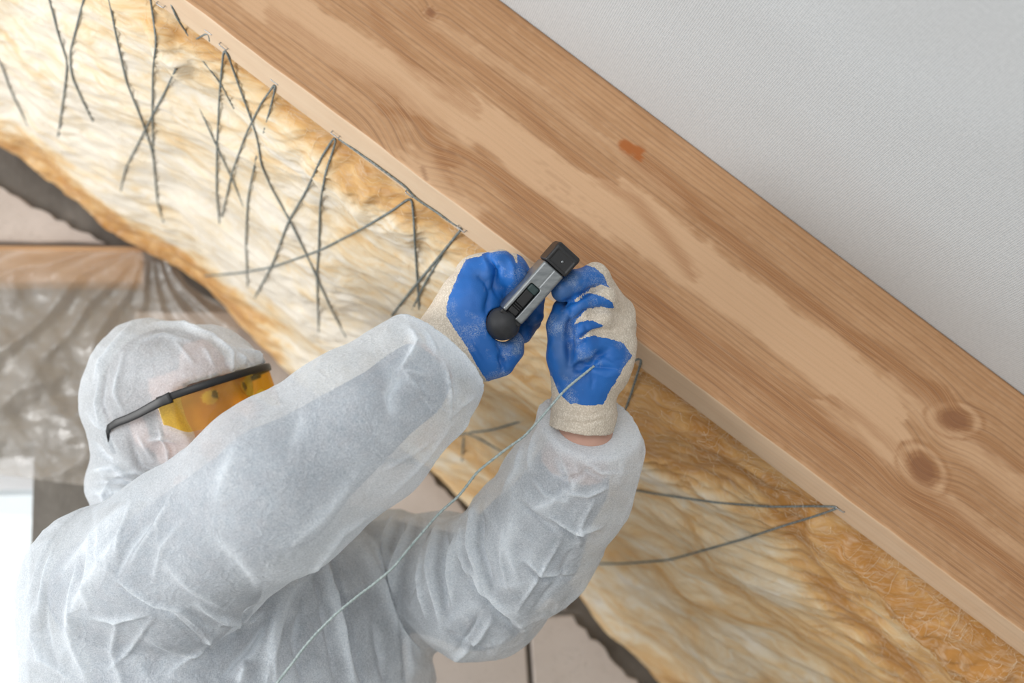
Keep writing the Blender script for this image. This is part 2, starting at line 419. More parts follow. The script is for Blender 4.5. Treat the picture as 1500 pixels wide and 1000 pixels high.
def rafter_feat(V, v, s, side):
    px, py, _ = proj(V)
    nz = fbm(np.stack([s * 16, v * 70, 0 * s], -1), 3, 9)
    nz2 = fbm(np.stack([s * 60, v * 160, 0 * s], -1), 3, 19)
    px_ = px + 18 * nz + 9 * nz2; py_ = py + 22 * nz + 11 * nz2
    red = np.zeros(len(V)); pale = np.zeros(len(V)); kn = np.zeros(len(V)); res = np.zeros(len(V))
    if side:
        def st(dst, pts, w, k, soft=0.55):
            d, pos = seg_dist(px_, py_, pts)
            np.maximum(dst, k * (1 - smooth(w * (1 - soft), w * (1 + soft), d)) , out=dst)
        # pale planed patches
        st(pale, [(300, -60), (430, 20), (540, 90), (650, 150), (740, 205), (850, 290), (960, 352), (1060, 425), (1160, 495), (1250, 570), (1300, 640)], 30, 1.0, 0.22)
        st(pale, [(900, 290), (1020, 390), (1130, 470), (1230, 545), (1290, 600)], 34, 1.0, 0.15)
        st(pale, [(610, 250), (640, 290), (690, 320)], 24, 0.8)
        st(pale, [(640, 40), (760, 110), (860, 190), (1000, 290)], 9, 0.5)
        st(pale, [(1300, 560), (1400, 640), (1500, 720)], 16, 0.7)
        st(pale, [(1200, 590), (1300, 665), (1420, 760), (1520, 830)], 10, 0.55)
        # reddish heartwood streaks
        st(red, [(560, 160), (598, 166), (622, 182), (640, 217), (660, 245)], 9, 0.75, 0.8)
        st(red, [(655, 240), (680, 228), (700, 233), (730, 259), (760, 285), (810, 318)], 13, 0.7, 0.8)
        st(red, [(760, 300), (860, 368), (960, 450), (1060, 522), (1160, 590), (1300, 700), (1420, 785), (1540, 880)], 17, 0.72, 0.9)
        st(red, [(720, 330), (850, 420), (980, 515), (1100, 600), (1250, 700)], 14, 0.35, 0.9)
        st(red, [(925, 222), (960, 252), (1025, 308), (1085, 365), (1160, 425), (1235, 482), (1310, 532), (1390, 585)], 11, 0.75, 0.8)
        st(red, [(760, 150), (810, 205), (870, 250), (935, 300), (985, 362), (1010, 395)], 10, 0.55, 0.9)
        st(red, [(500, 95), (560, 130), (640, 190)], 16, 0.35, 0.9)
        st(red, [(541, 10), (576, 63), (615, 105), (690, 150)], 10, 0.5, 0.9)
        st(red, [(600, 30), (660, 80), (710, 112), (760, 150)], 12, 0.45, 0.9)
        st(red, [(390, 20), (450, 55), (500, 85)], 10, 0.4, 0.9)
        st(red, [(1235, 480), (1330, 560), (1380, 600), (1500, 690)], 9, 0.5, 0.9)
        st(red, [(1150, 560), (1230, 590), (1290, 640), (1370, 700), (1440, 745)], 6, 0.4, 0.9)
        # knots: dark heart, brown ring
        for (kx, ky, a, b, ang) in ((1352, 687, 26, 17, 50), (1398, 614, 24, 15, 15), (631, 19, 7, 5, 20)):
            c_, s_ = math.cos(math.radians(ang)), math.sin(math.radians(ang))
            dx, dy = px - kx + 2 * nz2, py - ky + 2 * nz2
            q = np.hypot((dx * c_ + dy * s_) / a, (-dx * s_ + dy * c_) / b)
            kn = np.maximum(kn, 0.66 * (1 - smooth(0.7, 1.0, q)))
            kn = np.maximum(kn, 0.42 * np.exp(-((q - 1.02) / 0.10) ** 2))
            red = np.maximum(red, 0.8 * (1 - smooth(0.8, 1.6, q)))
            pale = np.maximum(pale, 0.7 * np.exp(-((q - 1.45) / 0.22) ** 2))
            red = np.maximum(red, 0.6 * np.exp(-((q - 1.85) / 0.14) ** 2))
        kn = np.maximum(kn, 0.35 * np.exp(-(np.hypot(px - 631, py - 19) - 8) ** 2 / 3.0))
        d, _ = seg_dist(px_ * 0.3 + px * 0.7, py_ * 0.3 + py * 0.7, [(914, 210), (936, 222)])
        res = np.maximum(res, 0.95 * (1 - smooth(6, 12, d + 7 * nz2)))
        d, _ = seg_dist(px, py, [(619, 246), (624, 262)])
        kn = np.maximum(kn, 0.5 * (1 - smooth(1.5, 4.5, d)))
    else:
        pale[:] = 0.6 + 0.2 * nz
        red = np.clip(0.25 * nz2, 0, 1)
        d, _ = seg_dist(px, py, [(420, 150), (445, 168)])
        kn = np.maximum(kn, 0.6 * (1 - smooth(2, 8, d)))
    pale = np.clip(pale + (0.22 * smooth(0.1, 0.5, nz2) * (red < 0.3) if side else 0), 0, 1)
    if side:
        d, _ = seg_dist(px_, py_, [(800, 262), (850, 300), (880, 345)])
        kn = np.maximum(kn, 0.16 * (1 - smooth(8, 26, d)) * smooth(-0.1, 0.3, nz2 + 0.3 * nz))
    return np.clip(red, 0, 1), pale, np.clip(kn, 0, 1), res
def rafter_grain(V, v, s, side):
    px, py, _ = proj(V)
    g = v + 0.004 * np.sin(s * 2.1) + 0.003 * fbm(np.stack([s * 2.2, v * 6, 0 * s], -1), 2, 2)
    if side:
        for (kx, ky, r) in ((1352, 687, 46), (1398, 614, 36), (631, 19, 16), (600, 240, 60)):
            q2 = ((px - kx) ** 2 + (py - ky) ** 2) / r ** 2
            g = g + 0.020 * np.exp(-q2) * (r / 46)
    return g
def build_rafter():
    ds = 0.0026
    s = np.arange(S0, S1, ds); r_ = 0.0022
    # cross-section outline: (y, n) ring around the beam with softened arrises
    y0, y1, n0, n1 = DR, DR + RTH, HB, HB + RDEP
    ring_ = []
    sidepts = np.linspace(n1, n0 + r_, 92)
    for v in sidepts: ring_.append((y0, v, 1))
    for a in (30, 60): ring_.append((y0 + r_ - r_ * math.cos(math.radians(a)), n0 + r_ - r_ * math.sin(math.radians(a)), 1 if a < 45 else 0))
    for yy in np.linspace(y0 + r_, y1 - r_, 22): ring_.append((yy, n0, 0))
    for a in (30, 60): ring_.append((y1 - r_ + r_ * math.sin(math.radians(a)), n0 + r_ - r_ * math.cos(math.radians(a)), 0))
    for v in np.linspace(n0 + r_, n1, 8): ring_.append((y1, v, 0))
    ring_ = np.array(ring_); k = len(ring_)
    ss = np.repeat(s, k); yy = np.tile(ring_[:, 0], len(s)); vv = np.tile(ring_[:, 1], len(s)); sd = np.tile(ring_[:, 2], len(s)) > 0.5
    # slight unevenness of the sawn arris
    V = RP(ss, yy, vv)
    arr = np.exp(-((yy - y0) ** 2 + (vv - n0) ** 2) / 0.006 ** 2)
    V = V + (arr * 0.0012 * fbm(np.stack([ss * 14, 0 * ss, 0 * ss], -1), 3, 4))[:, None] * NN
    red = np.zeros(len(V)); pale = red.copy(); kn = red.copy(); res = red.copy(); g = red.copy()
    for m, f_ in ((sd, True), (~sd, False)):
        a, b, c, d = rafter_feat(V[m], vv[m] - HB, ss[m], f_)
        red[m], pale[m], kn[m], res[m] = a, b, c, d
        g[m] = rafter_grain(V[m], vv[m] - HB if f_ else (yy[m] - DR) * 0.6, ss[m], f_)
    feat = np.stack([red, pale, kn, np.ones_like(red)], -1)
    gr = np.stack([ss, g, yy], -1)
    F = grid_faces(len(s), k, True)
    n_ = len(s)
    o = mesh_from('rafter', V, F[:, ::-1].copy(), wood_mat, True, attrs={'feat': ('FLOAT_COLOR', feat), 'grain': ('FLOAT_VECTOR', gr), 'resin': ('FLOAT', res), 'sap': ('FLOAT', np.where(sd, 0.0, 0.78 - 0.30 * smooth(-0.1, 0.6, ss) + 0.12 * fbm(np.stack([ss * 9, yy * 60, 0 * ss], -1), 3, 23)))})
    return tag(o, 'long planed pine rafter running diagonally between white membrane and glass wool', 'beam')
build_rafter()

# ================================================================== glass wool
t = NT('glass_wool')
wc = t.attr('suv').outputs['Vector']
tone = t.attr('amber').outputs['Fac']
rot = t.n('ShaderNodeVectorRotate', rotation_type='Z_AXIS', inp={0: wc, 'Angle': math.radians(20)}).outputs[0]
warp = t.noise(t.vmul(wc, (3, 5, 5)), 1.3, 3, out='Color')
rw = t.vadd(rot, t.vmul(warp, (0.10, 0.16, 0.0)))
n1_ = t.noise(t.vmul(rw, (5, 13, 6)), 1.0, 5, 0.62, 1.2)
n2_ = t.noise(t.vmul(rw, (16, 52, 20)), 1.0, 5, 0.65, 1.0)
n3_ = t.noise(t.vmul(rw, (60, 420, 90)), 1.0, 3, 0.6, 0.6)
m_ = t.math('ADD', t.math('MULTIPLY', n1_, 0.62), t.math('MULTIPLY', n2_, 0.42))
m_ = t.math('ADD', m_, t.math('MULTIPLY', t.math('SUBTRACT', n3_, 0.5), 0.16))
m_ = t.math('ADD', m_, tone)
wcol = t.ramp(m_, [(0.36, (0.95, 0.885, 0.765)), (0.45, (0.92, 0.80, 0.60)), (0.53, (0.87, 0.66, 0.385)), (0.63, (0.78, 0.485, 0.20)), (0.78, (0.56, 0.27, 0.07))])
wcol = t.mix(t.maprange(n3_, 0.45, 0.75, 0, 0.35), wcol, (0.93, 0.86, 0.73))
wh = t.math('ADD', t.math('MULTIPLY', n2_, 0.8), t.math('MULTIPLY', n3_, 0.5))
wool_b = t.bsdf(wcol, 0.85, t.bump(wh, 0.32, 0.006))
wool_t = t.n('ShaderNodeBsdfTranslucent', inp={0: wcol}).outputs[0]
wool_mat = t.done(t.n('ShaderNodeMixShader', inp={0: 0.2, 1: wool_b, 2: wool_t}).outputs[0])

YC = DR + 0.70
edge_px = np.array([(-330, -20), (-120, 125), (0, 216), (60, 262), (115, 305), (170, 345), (260, 392), (330, 450), (430, 545), (520, 620), (640, 700), (740, 775), (837, 862), (882, 914), (969, 1000), (1100, 1120), (1300, 1300)], float)
ep = on_y(edge_px[:, 0], edge_px[:, 1], YC + 0.03)
es = (ep - RP(0, 0, 0)) @ DD; en = (ep - RP(0, 0, 0)) @ NN
def wool_surface():
    ns, ny = 860, 330
    s = np.linspace(S0, S1, ns)[:, None]; w = np.linspace(0, 1, ny)[None, :]
    y = DR + RTH + 0.0015 + w * (0.0 + WALL - 0.004 - (DR + RTH))
    s, y = np.broadcast_arrays(s, y)
    nc = np.interp(s, es, en)
    u = np.clip((y - (DR + RTH)) / (YC - DR - RTH), 0, 1.3)
    edge_n = HB + 0.022
    n = edge_n + (nc - edge_n) * (smooth(0, 0.10, u) * 0.16 + 0.84 * np.clip(u, 0, 1) ** 0.95)
    # the far side of the batt turns up to the wall: a rolled edge
    rr = np.clip((y - YC) / (WALL - YC), 0, 1)
    n = n + 0.085 * (1 - np.sqrt(np.clip(1 - rr ** 2, 0, 1))) ** 0.9
    q = np.stack([s, y, 0 * s], -1)
    wp = np.stack([fbm(q * 2.2, 3, 31), fbm(q * 2.2, 3, 41), 0 * s], -1) * 0.07
    qr = q + wp
    ca, sa = math.cos(math.radians(20)), math.sin(math.radians(20))
    q2 = np.stack([qr[..., 0] * ca - qr[..., 1] * sa, qr[..., 0] * sa + qr[..., 1] * ca, 0 * s], -1)
    env = smooth(0.0, 0.06, u) 
    lump = fbm(q2 * np.array([5, 9, 1]), 3, 51)
    ridg = 1 - np.abs(fbm(q2 * np.array([9, 26, 1]), 3, 61)) * 2.0
    fine = fbm(q2 * np.array([22, 95, 1]), 4, 71, 0.6)
    mid = 1 - np.abs(noise3(q2 * np.array([17, 50, 1]), 77)) * 2.4
    dn = 0.014 * lump + 0.0030 * ridg + 0.0015 * fine + 0.0012 * mid
    V0 = RP(s, y, n)
    px, py, _ = proj(V0.reshape(-1, 3)); px = px.reshape(s.shape); py = py.reshape(s.shape)
    amb = np.zeros(s.shape)
    def st(pts, w_, k, dz=0.0, soft=0.8):
        d, _ = seg_dist(px + 14 * lump, py + 14 * fine, pts)
        f_ = 1 - smooth(w_ * (1 - soft), w_ * (1 + soft), d)
        return f_
    # folds and tears seen in the batt: (path, width, tone, relief)
    for pts, w_, k, dz in (
        ([(900, 570), (980, 620), (1060, 680), (1150, 735), (1240, 790), (1380, 890), (1520, 990)], 46, 0.10, 0.004),
        ([(940, 640), (1010, 690), (1080, 720), (1160, 745)], 22, 0.13, -0.008),
        ([(1160, 770), (1180, 810), (1230, 880), (1290, 940), (1340, 1000)], 16, 0.14, -0.010),
        ([(1250, 800), (1330, 880), (1400, 950), (1470, 1000)], 12, 0.12, 0.012),
        ([(930, 690), (1000, 725), (1100, 737)], 18, -0.14, 0.004),
        ([(880, 760), (1000, 770), (1100, 800), (1150, 860)], 46, -0.10, 0.0),
        ([(870, 880), (960, 900), (1060, 960), (1150, 1020)], 60, -0.10, 0.0),
        ([(-60, 100), (60, 150), (180, 240), (330, 330), (430, 420), (520, 500)], 60, -0.13, 0.0),
        ([(60, 30), (180, 60), (330, 200), (440, 260)], 46, -0.08, 0.0),
        ([(-200, 60), (-30, 185), (60, 235), (150, 315), (230, 372), (330, 445), (400, 520)], 22, 0.26, 0.0),
        ([(270, 40), (310, 62), (360, 95), (420, 150)], 9, 0.10, 0.0),
        ([(420, 160), (500, 215), (590, 290), (660, 345), (730, 400)], 15, 0.10, -0.004),
        ([(470, 240), (540, 300), (600, 345)], 14, -0.06, 0.010),
        ([(560, 300), (600, 350), (620, 380)], 10, 0.05, -0.006),
        ([(245, 20), (255, 55), (275, 90)], 12, -0.03, 0.014),
        ([(700, 560), (760, 590), (800, 580)], 40, -0.03, 0.0),
        ):
        f_ = st(pts, w_, k)
        amb += f_ * k; dn = dn + f_ * dz
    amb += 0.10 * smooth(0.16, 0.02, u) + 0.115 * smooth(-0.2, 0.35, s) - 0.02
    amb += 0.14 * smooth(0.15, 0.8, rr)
    n = n - dn * (0.25 + 0.75 * env) * (1 - 0.7 * smooth(0.5, 1, rr))
    n = np.where(u < 0.05, np.maximum(n, HB + 0.004), n)
    V = RP(s, y, n)
    suv = np.stack([s, y, n], -1)
    return s, y, n, V, suv, amb, ns, ny
ws, wy_, wn, WV, wsuv, wamb, wns, wny = wool_surface()
# close the batt: sides up to its hidden back, which lies just under the membrane
wid = np.arange(wns * wny).reshape(wns, wny)
loop = np.concatenate([wid[:-1, 0], wid[-1, :-1], wid[:0:-1, -1], wid[0, :0:-1]])
topV = RP(ws.ravel()[loop], wy_.ravel()[loop], HB + RDEP - 0.012); b0 = wns * wny; nl = len(loop)
ring_q = np.stack([loop, np.roll(loop, -1), b0 + np.roll(np.arange(nl), -1), b0 + np.arange(nl)], -1)
k1, k2, k3 = wns - 1, wns - 1 + wny - 1, 2 * (wns - 1) + wny - 1
cap_q = np.array([[b0, b0 + k1, b0 + k2, b0 + k3]])
wF = np.concatenate([grid_faces(wns, wny)[:, ::-1], ring_q, cap_q])
wV = np.concatenate([WV.reshape(-1, 3), topV])
wS = np.concatenate([wsuv.reshape(-1, 3), wsuv.reshape(-1, 3)[loop] + np.array([0, 0, 0.1])])
wA = np.concatenate([wamb.ravel(), np.full(nl, 0.15)])
wool = mesh_from('insulation_batt', wV, wF, wool_mat, True, attrs={'suv': ('FLOAT_VECTOR', wS), 'amber': ('FLOAT', wA)})
tag(wool, 'cream and amber glass wool batt filling the bay between rafter and gable wall', 'insulation')
# ================================================================== implicit surfaces -> meshes
def cone(p, a, b, ra, rb):
    ba = b - a
    t_ = np.clip(((p - a) @ ba) / (ba @ ba + 1e-12), 0, 1)
    q = p - a - t_[..., None] * ba
    return np.sqrt((q * q).sum(-1)) - (ra + (rb - ra) * t_)
def ellip(p, c, ax, r):
    q = (p - c) @ np.asarray(ax).T
    k0 = np.sqrt(((q / r) ** 2).sum(-1)); k1 = np.sqrt(((q / (np.asarray(r) ** 2)) ** 2).sum(-1)) + 1e-9
    return k0 * (k0 - 1) / k1
def smin(a, b, k):
    h = np.maximum(k - np.abs(a - b), 0) / k
    return np.minimum(a, b) - h * h * k * 0.25
def chain(p, pts, k=0.012):
    """pts: list of (world point, radius)"""
    d = None
    for (a, ra), (b, rb) in zip(pts[:-1], pts[1:]):
        e = cone(p, a, b, ra, rb)
        d = e if d is None else smin(d, e, k)
    return d
def pc(lst):
    """frame position, distance, radius in px -> world points with real radii"""
    return [(P(x, y, z), r * z / FPX) for x, y, z, r in lst]
def surface_nets(fn, lo, hi, h):
    lo = np.asarray(lo, float); n = np.ceil((np.asarray(hi) - lo) / h).astype(int) + 1
    gx, gy, gz = [lo[i] + h * np.arange(n[i]) for i in range(3)]
    D_ = np.empty(n, np.float32)
    for i0 in range(0, n[0], 16):
        g = np.stack(np.meshgrid(gx[i0:i0 + 16], gy, gz, indexing='ij'), -1)
        D_[i0:i0 + 16] = fn(g)
    s = D_ < 0
    c = np.zeros(np.array(D_.shape) - 1, np.int8)
    for dx in (0, 1):
        for dy in (0, 1):
            for dz in (0, 1):
                c += s[dx:n[0] - 1 + dx, dy:n[1] - 1 + dy, dz:n[2] - 1 + dz]
    act = (c > 0) & (c < 8)
    idx = np.full(act.shape, -1, np.int64); ii = np.argwhere(act); idx[act] = np.arange(len(ii))
    acc = np.zeros((len(ii), 3)); cnt = np.zeros(len(ii))
    for ax in range(3):
        oth = [k for k in range(3) if k != ax]
        for a in (0, 1):
            for b in (0, 1):
                o0 = np.zeros(3, int); o0[oth[0]] = a; o0[oth[1]] = b
                o1 = o0.copy(); o1[ax] = 1
                d0 = D_[tuple((ii + o0).T)]; d1 = D_[tuple((ii + o1).T)]
                m = (d0 < 0) != (d1 < 0)
                t_ = np.where(m, d0 / (d0 - d1 + 1e-12), 0)
                pos = np.repeat(o0[None].astype(float), len(ii), 0); pos[:, ax] += t_
                acc[m] += pos[m]; cnt[m] += 1
    V = lo + h * (ii + acc / cnt[:, None])
    quads = []
    for ax in range(3):
        o1, o2 = [(1, 2), (2, 0), (0, 1)][ax]
        sl0 = [slice(None)] * 3; sl1 = [slice(None)] * 3
        sl0[ax] = slice(0, -1); sl1[ax] = slice(1, None)
        ch = s[tuple(sl0)] != s[tuple(sl1)]
        e = np.argwhere(ch)
        e = e[(e[:, o1] > 0) & (e[:, o2] > 0) & (e[:, o1] < n[o1] - 1) & (e[:, o2] < n[o2] - 1)]
        fl = s[tuple(sl0)][tuple(e.T)]
        def at(a, b):
            q = e.copy(); q[:, o1] -= a; q[:, o2] -= b
            return idx[tuple(q.T)]
        q = np.stack([at(1, 1), at(0, 1), at(0, 0), at(1, 0)], -1)
        q[~fl] = q[~fl][:, ::-1]
        quads.append(q)
    return V, np.concatenate(quads)
def subdiv(V, F):
    e = np.sort(np.concatenate([F[:, [0, 1]], F[:, [1, 2]], F[:, [2, 3]], F[:, [3, 0]]]), 1)
    key = e[:, 0] * (len(V) + 1) + e[:, 1]
    uk, first, inv = np.unique(key, return_index=True, return_inverse=True)
    ev = (V[e[first, 0]] + V[e[first, 1]]) * 0.5
    fv = V[F].mean(1); nF = len(F)
    ei = inv.reshape(4, nF).T + len(V); fi = np.arange(nF) + len(V) + len(ev)
    out = []
    for k in range(4):
        out.append(np.stack([F[:, k], ei[:, k], fi, ei[:, (k + 3) % 4]], -1))
    return np.concatenate([V, ev, fv]), np.concatenate(out)
def project(fn, V, it=3, h=0.0008):
    for _ in range(it):
        d = fn(V)
        g = np.stack([fn(V + np.eye(3)[k] * h) - d for k in range(3)], -1) / h
        V = V - (d / np.maximum((g * g).sum(-1), 0.2))[:, None] * g
    return V
def vnormals(V, F):
    n = np.cross(V[F[:, 2]] - V[F[:, 0]], V[F[:, 3]] - V[F[:, 1]])
    N = np.zeros_like(V)
    for k in range(4): 
        for c in range(3): N[:, c] += np.bincount(F[:, k], n[:, c], len(V))
    return N / (np.linalg.norm(N, axis=1)[:, None] + 1e-12)
def relax(V, F, it=1, lam=0.5):
    e = np.concatenate([F[:, [0, 1]], F[:, [1, 2]], F[:, [2, 3]], F[:, [3, 0]]])
    for _ in range(it):
        S = np.zeros_like(V); c = np.bincount(e[:, 0], minlength=len(V)) + np.bincount(e[:, 1], minlength=len(V))
        for k in range(3):
            S[:, k] = np.bincount(e[:, 0], V[e[:, 1], k], len(V)) + np.bincount(e[:, 1], V[e[:, 0], k], len(V))
        V = V + lam * (S / np.maximum(c, 1)[:, None] - V)
    return V
def facing(V, N):
    d = CAM - V
    return (N * d).sum(1) / np.linalg.norm(d, axis=1)
def strokes(V, N, items, mask=None, taper=0.5, pw=2.0, sharp=False):
    """folds pressed into or raised from a surface, along paths lying on its visible side"""
    px, py, _ = proj(V)
    f_ = smooth(0.0, 0.25, facing(V, N))
    if mask is not None: f_ = f_ * mask
    out = np.zeros(len(V))
    for pts, w, hgt in items:
        pts = np.asarray(pts, float)
        m = (px > pts[:, 0].min() - 3 * w) & (px < pts[:, 0].max() + 3 * w) & (py > pts[:, 1].min() - 3 * w) & (py < pts[:, 1].max() + 3 * w)
        if not m.any(): continue
        d, pos = seg_dist(px[m], py[m], pts)
        w = max(2.2, w * 0.8) if sharp else w
        out[m] += hgt * np.exp(-(d / w) ** pw) * np.clip(np.sin(np.pi * np.clip(pos, 0.02, 0.98)), 0, 1) ** taper
    return out * f_
def march(fn, px, py, z0, z1, steps=220):
    """distance along the view axis at which rays first meet a surface (nan if missed)"""
    px = np.asarray(px, float); py = np.asarray(py, float)
    z = np.full(px.shape, z0); hit = np.zeros(px.shape, bool)
    for _ in range(steps):
        d = fn(P(px, py, z))
        hit |= d < 0.0006
        z = np.where(hit, z, z + np.maximum(d * 0.7, 0.0004))
        if (hit | (z > z1)).all(): break
    return np.where(hit, z, np.nan)

# ================================================================== the person
RS, LS = P(150, 860, 1.46), P(565, 835, 1.70)
MID = (RS + LS) / 2
LAX = LS - RS; LAX[2] = 0; LAX /= np.linalg.norm(LAX)
FAX = np.array([LAX[1], -LAX[0], 0.0]); ZAX = np.array([0, 0, 1.0])
TAX = [LAX, FAX, ZAX]
PEL = MID + np.array([0, 0, -0.50]) + FAX * 0.03
# head frame: the face is turned to the hands, a little towards the lens
a_ = math.radians(18.7); b_ = math.radians(26)
IMD = math.cos(a_) * RT + math.sin(a_) * UP
HA = math.cos(b_) * IMD - math.sin(b_) * FW
HU = -math.sin(a_) * RT + math.cos(a_) * UP
HS = np.cross(HA, HU); HS /= np.linalg.norm(HS)
if HS @ FW > 0: HS = -HS
HC = P(262, 590, 1.565)
HK = 0.86                       # head size
HH = HC - HU * 0.014 - HA * 0.004

# ---- suit (outer shell)
rarm = pc([(150, 862, 1.46, 100), (270, 812, 1.38, 122), (405, 712, 1.30, 126), (525, 628, 1.315, 113), (606, 560, 1.345, 92), (640, 525, 1.362, 76), (672, 500, 1.37, 60)])
larm = pc([(560, 838, 1.70, 88), (640, 848, 1.62, 92), (700, 862, 1.54, 98), (775, 795, 1.485, 95), (832, 712, 1.44, 88), (862, 655, 1.420, 72), (856, 606, 1.422, 60), (855, 580, 1.424, 58)])
rback = pc([(148, 862, 1.47, 100), (150, 960, 1.47, 106), (170, 1080, 1.50, 110)])
W_RH = P(690, 470, 1.378); W_LH = P(858, 590, 1.395)
rcav = [(rarm[-2][0], rarm[-2][1] - 0.028), (rarm[-1][0], rarm[-1][1] - 0.004), (P(700, 470, 1.372), 0.040)]
lcav = [(larm[-2][0], larm[-2][1] - 0.026), (larm[-1][0], larm[-1][1] - 0.004), (P(856, 560, 1.432), 0.036)]
r_end = (P(646, 520, 1.362), (P(668, 490, 1.368) - P(620, 545, 1.350)))
l_end = (P(858, 608, 1.422), (P(858, 600, 1.42) - P(842, 690, 1.43)) / 0.066 + 0.50 * (-FW))
r_end = (r_end[0], r_end[1] / np.linalg.norm(r_end[1])); l_end = (l_end[0], l_end[1] / np.linalg.norm(l_end[1]))
hoodc = pc([(205, 582, 1.575, 74), (216, 546, 1.57, 72), (292, 566, 1.56, 88)])
hood2 = pc([(213, 592, 1.575, 84), (300, 580, 1.555, 86)])
neck2 = pc([(225, 645, 1.57, 76), (300, 640, 1.548, 66)])
neck = pc([(225, 640, 1.57, 76), (203, 705, 1.57, 68), (235, 780, 1.60, 95)])
def f_rarm(p): return np.maximum(np.maximum(chain(p, rarm, 0.02), (p - r_end[0]) @ r_end[1]), -chain(p, rcav, 0.01))
def f_larm(p): return np.maximum(np.maximum(chain(p, larm, 0.02), (p - l_end[0]) @ l_end[1]), -chain(p, lcav, 0.01))
def f_torso(p):
    d = ellip(p, MID + np.array([0, 0, -0.13]), TAX, (0.225, 0.150, 0.25))
    d = smin(d, ellip(p, MID + np.array([0, 0, -0.42]) + FAX * 0.02, TAX, (0.205, 0.155, 0.30)), 0.08)
    d = smin(d, chain(p, rback, 0.03), 0.05)
    d = smin(d, cone(p, RS + np.array([0, 0, 0.0]), LS, 0.062, 0.062), 0.05)
    return d
def f_legs(p):
    d = None
    for sg in (-1, 1):
        hip = PEL + LAX * 0.095 * sg; kn = hip + np.array([0, 0, -0.44]) + FAX * 0.03; an = np.array([kn[0], kn[1], 0.05]) - FAX * 0.02
        e = smin(cone(p, hip, kn, 0.125, 0.088), cone(p, kn, an, 0.088, 0.070), 0.03)
        e = smin(e, cone(p, an, an + FAX * 0.16 + np.array([0, 0, -0.012]), 0.05, 0.038), 0.03)
        d = e if d is None else np.minimum(d, e)
    return d
def f_hood(p):
    d = smin(chain(p, hoodc, 0.02), chain(p, hood2, 0.02), 0.03)
    d = smin(d, chain(p, neck, 0.02), 0.022)
    d = smin(d, chain(p, neck2, 0.02), 0.02)
    q = (p - HC) @ np.stack([HA, HU, HS]).T - np.array([0.150, -0.058, 0.0])
    a = np.abs(q) - np.array([0.088, 0.056, 0.10])                      # opening for the face
    bx = np.sqrt((np.maximum(a, 0) ** 2).sum(-1)) + np.minimum(a.max(-1), 0) - 0.016
    return np.maximum(d, -bx)
def f_suit(p):
    d = smin(f_torso(p), f_hood(p), 0.03)
    d = smin(d, f_legs(p), 0.06)
    d = smin(d, chain(p, rarm[:2], 0.02), 0.03)
    d = smin(d, f_rarm(p), 0.016)
    return smin(d, f_larm(p), 0.022)

# ---- body inside the suit (skin and dark work clothes)
b_rarm = pc([(160, 870, 1.47, 74), (405, 715, 1.31, 88), (600, 565, 1.352, 50), (655, 505, 1.380, 38), (700, 462, 1.392, 26)])
b_larm = pc([(565, 838, 1.70, 72), (700, 866, 1.545, 80), (775, 795, 1.485, 76), (832, 705, 1.44, 56), (855, 640, 1.408, 38), (862, 565, 1.402, 30)])
def f_head0(p):
    d = ellip(p, HH + HU * 0.022 - HA * 0.008, [HA, HU, HS], (0.098, 0.098, 0.076))        # skull
    d = smin(d, ellip(p, HH + HA * 0.034 - HU * 0.035, [HA, HU, HS], (0.062, 0.082, 0.060)), 0.03)   # face
    d = smin(d, cone(p, HH + HA * 0.085 + HU * 0.012, HH + HA * 0.116 - HU * 0.026, 0.008, 0.0135), 0.012)   # nose
    for sg in (-1, 1):
        d = smin(d, ellip(p, HH + HA * 0.080 + HU * 0.026 + HS * 0.030 * sg, [HA, HU, HS], (0.018, 0.008, 0.026)), 0.012)  # brow
        d = np.maximum(d, -(np.linalg.norm(p - (HH + HA * 0.101 + HU * 0.010 + HS * 0.032 * sg), axis=-1) - 0.013))      # eye socket
        d = smin(d, np.linalg.norm(p - (HH + HA * 0.080 + HU * 0.009 + HS * 0.032 * sg), axis=-1) - 0.0125, 0.003)       # eyeball
        d = smin(d, ellip(p, HH - HA * 0.004 - HU * 0.004 + HS * 0.074 * sg, [HA, HU, HS], (0.018, 0.030, 0.008)), 0.006)  # ear
    d = smin(d, ellip(p, HH + HA * 0.093 - HU * 0.062, [HA, HU, HS], (0.010, 0.0065, 0.024)), 0.006)  # lips
    d = smin(d, ellip(p, HH + HA * 0.080 - HU * 0.096, [HA, HU, HS], (0.020, 0.018, 0.024)), 0.015)   # chin
    return d
def f_head(p):
    return HK * f_head0(HH + (p - HH) / HK)
def f_trunk(p):
    d = ellip(p, MID + np.array([0, 0, -0.13]), TAX, (0.19, 0.118, 0.23))
    d = smin(d, ellip(p, MID + np.array([0, 0, -0.42]) + FAX * 0.02, TAX, (0.165, 0.12, 0.28)), 0.06)
    return smin(d, cone(p, RS, LS, 0.05, 0.05), 0.04)
b_neck = (HC - HA * 0.02 - HU * 0.06, MID + np.array([0, 0, 0.03]))
def f_blegs(p):
    d = None
    for sg in (-1, 1):
        hip = PEL + LAX * 0.095 * sg; kn = hip + np.array([0, 0, -0.44]) + FAX * 0.03; an = np.array([kn[0], kn[1], 0.07]) - FAX * 0.02
        e = smin(cone(p, hip, kn, 0.085, 0.058), cone(p, kn, an, 0.055, 0.040), 0.03)
        e = smin(e, cone(p, an - np.array([0, 0, 0.015]), an + FAX * 0.14 + np.array([0, 0, -0.025]), 0.032, 0.026), 0.03)
        d = e if d is None else np.minimum(d, e)
    return d
def f_body(p):
    d = smin(f_trunk(p), f_blegs(p), 0.05)
    d = smin(d, cone(p, b_neck[0], b_neck[1], 0.056, 0.062), 0.03)
    d = smin(d, f_head(p), 0.02)
    d = smin(d, chain(p, b_rarm, 0.015), 0.03)
    return smin(d, chain(p, b_larm, 0.015), 0.03)

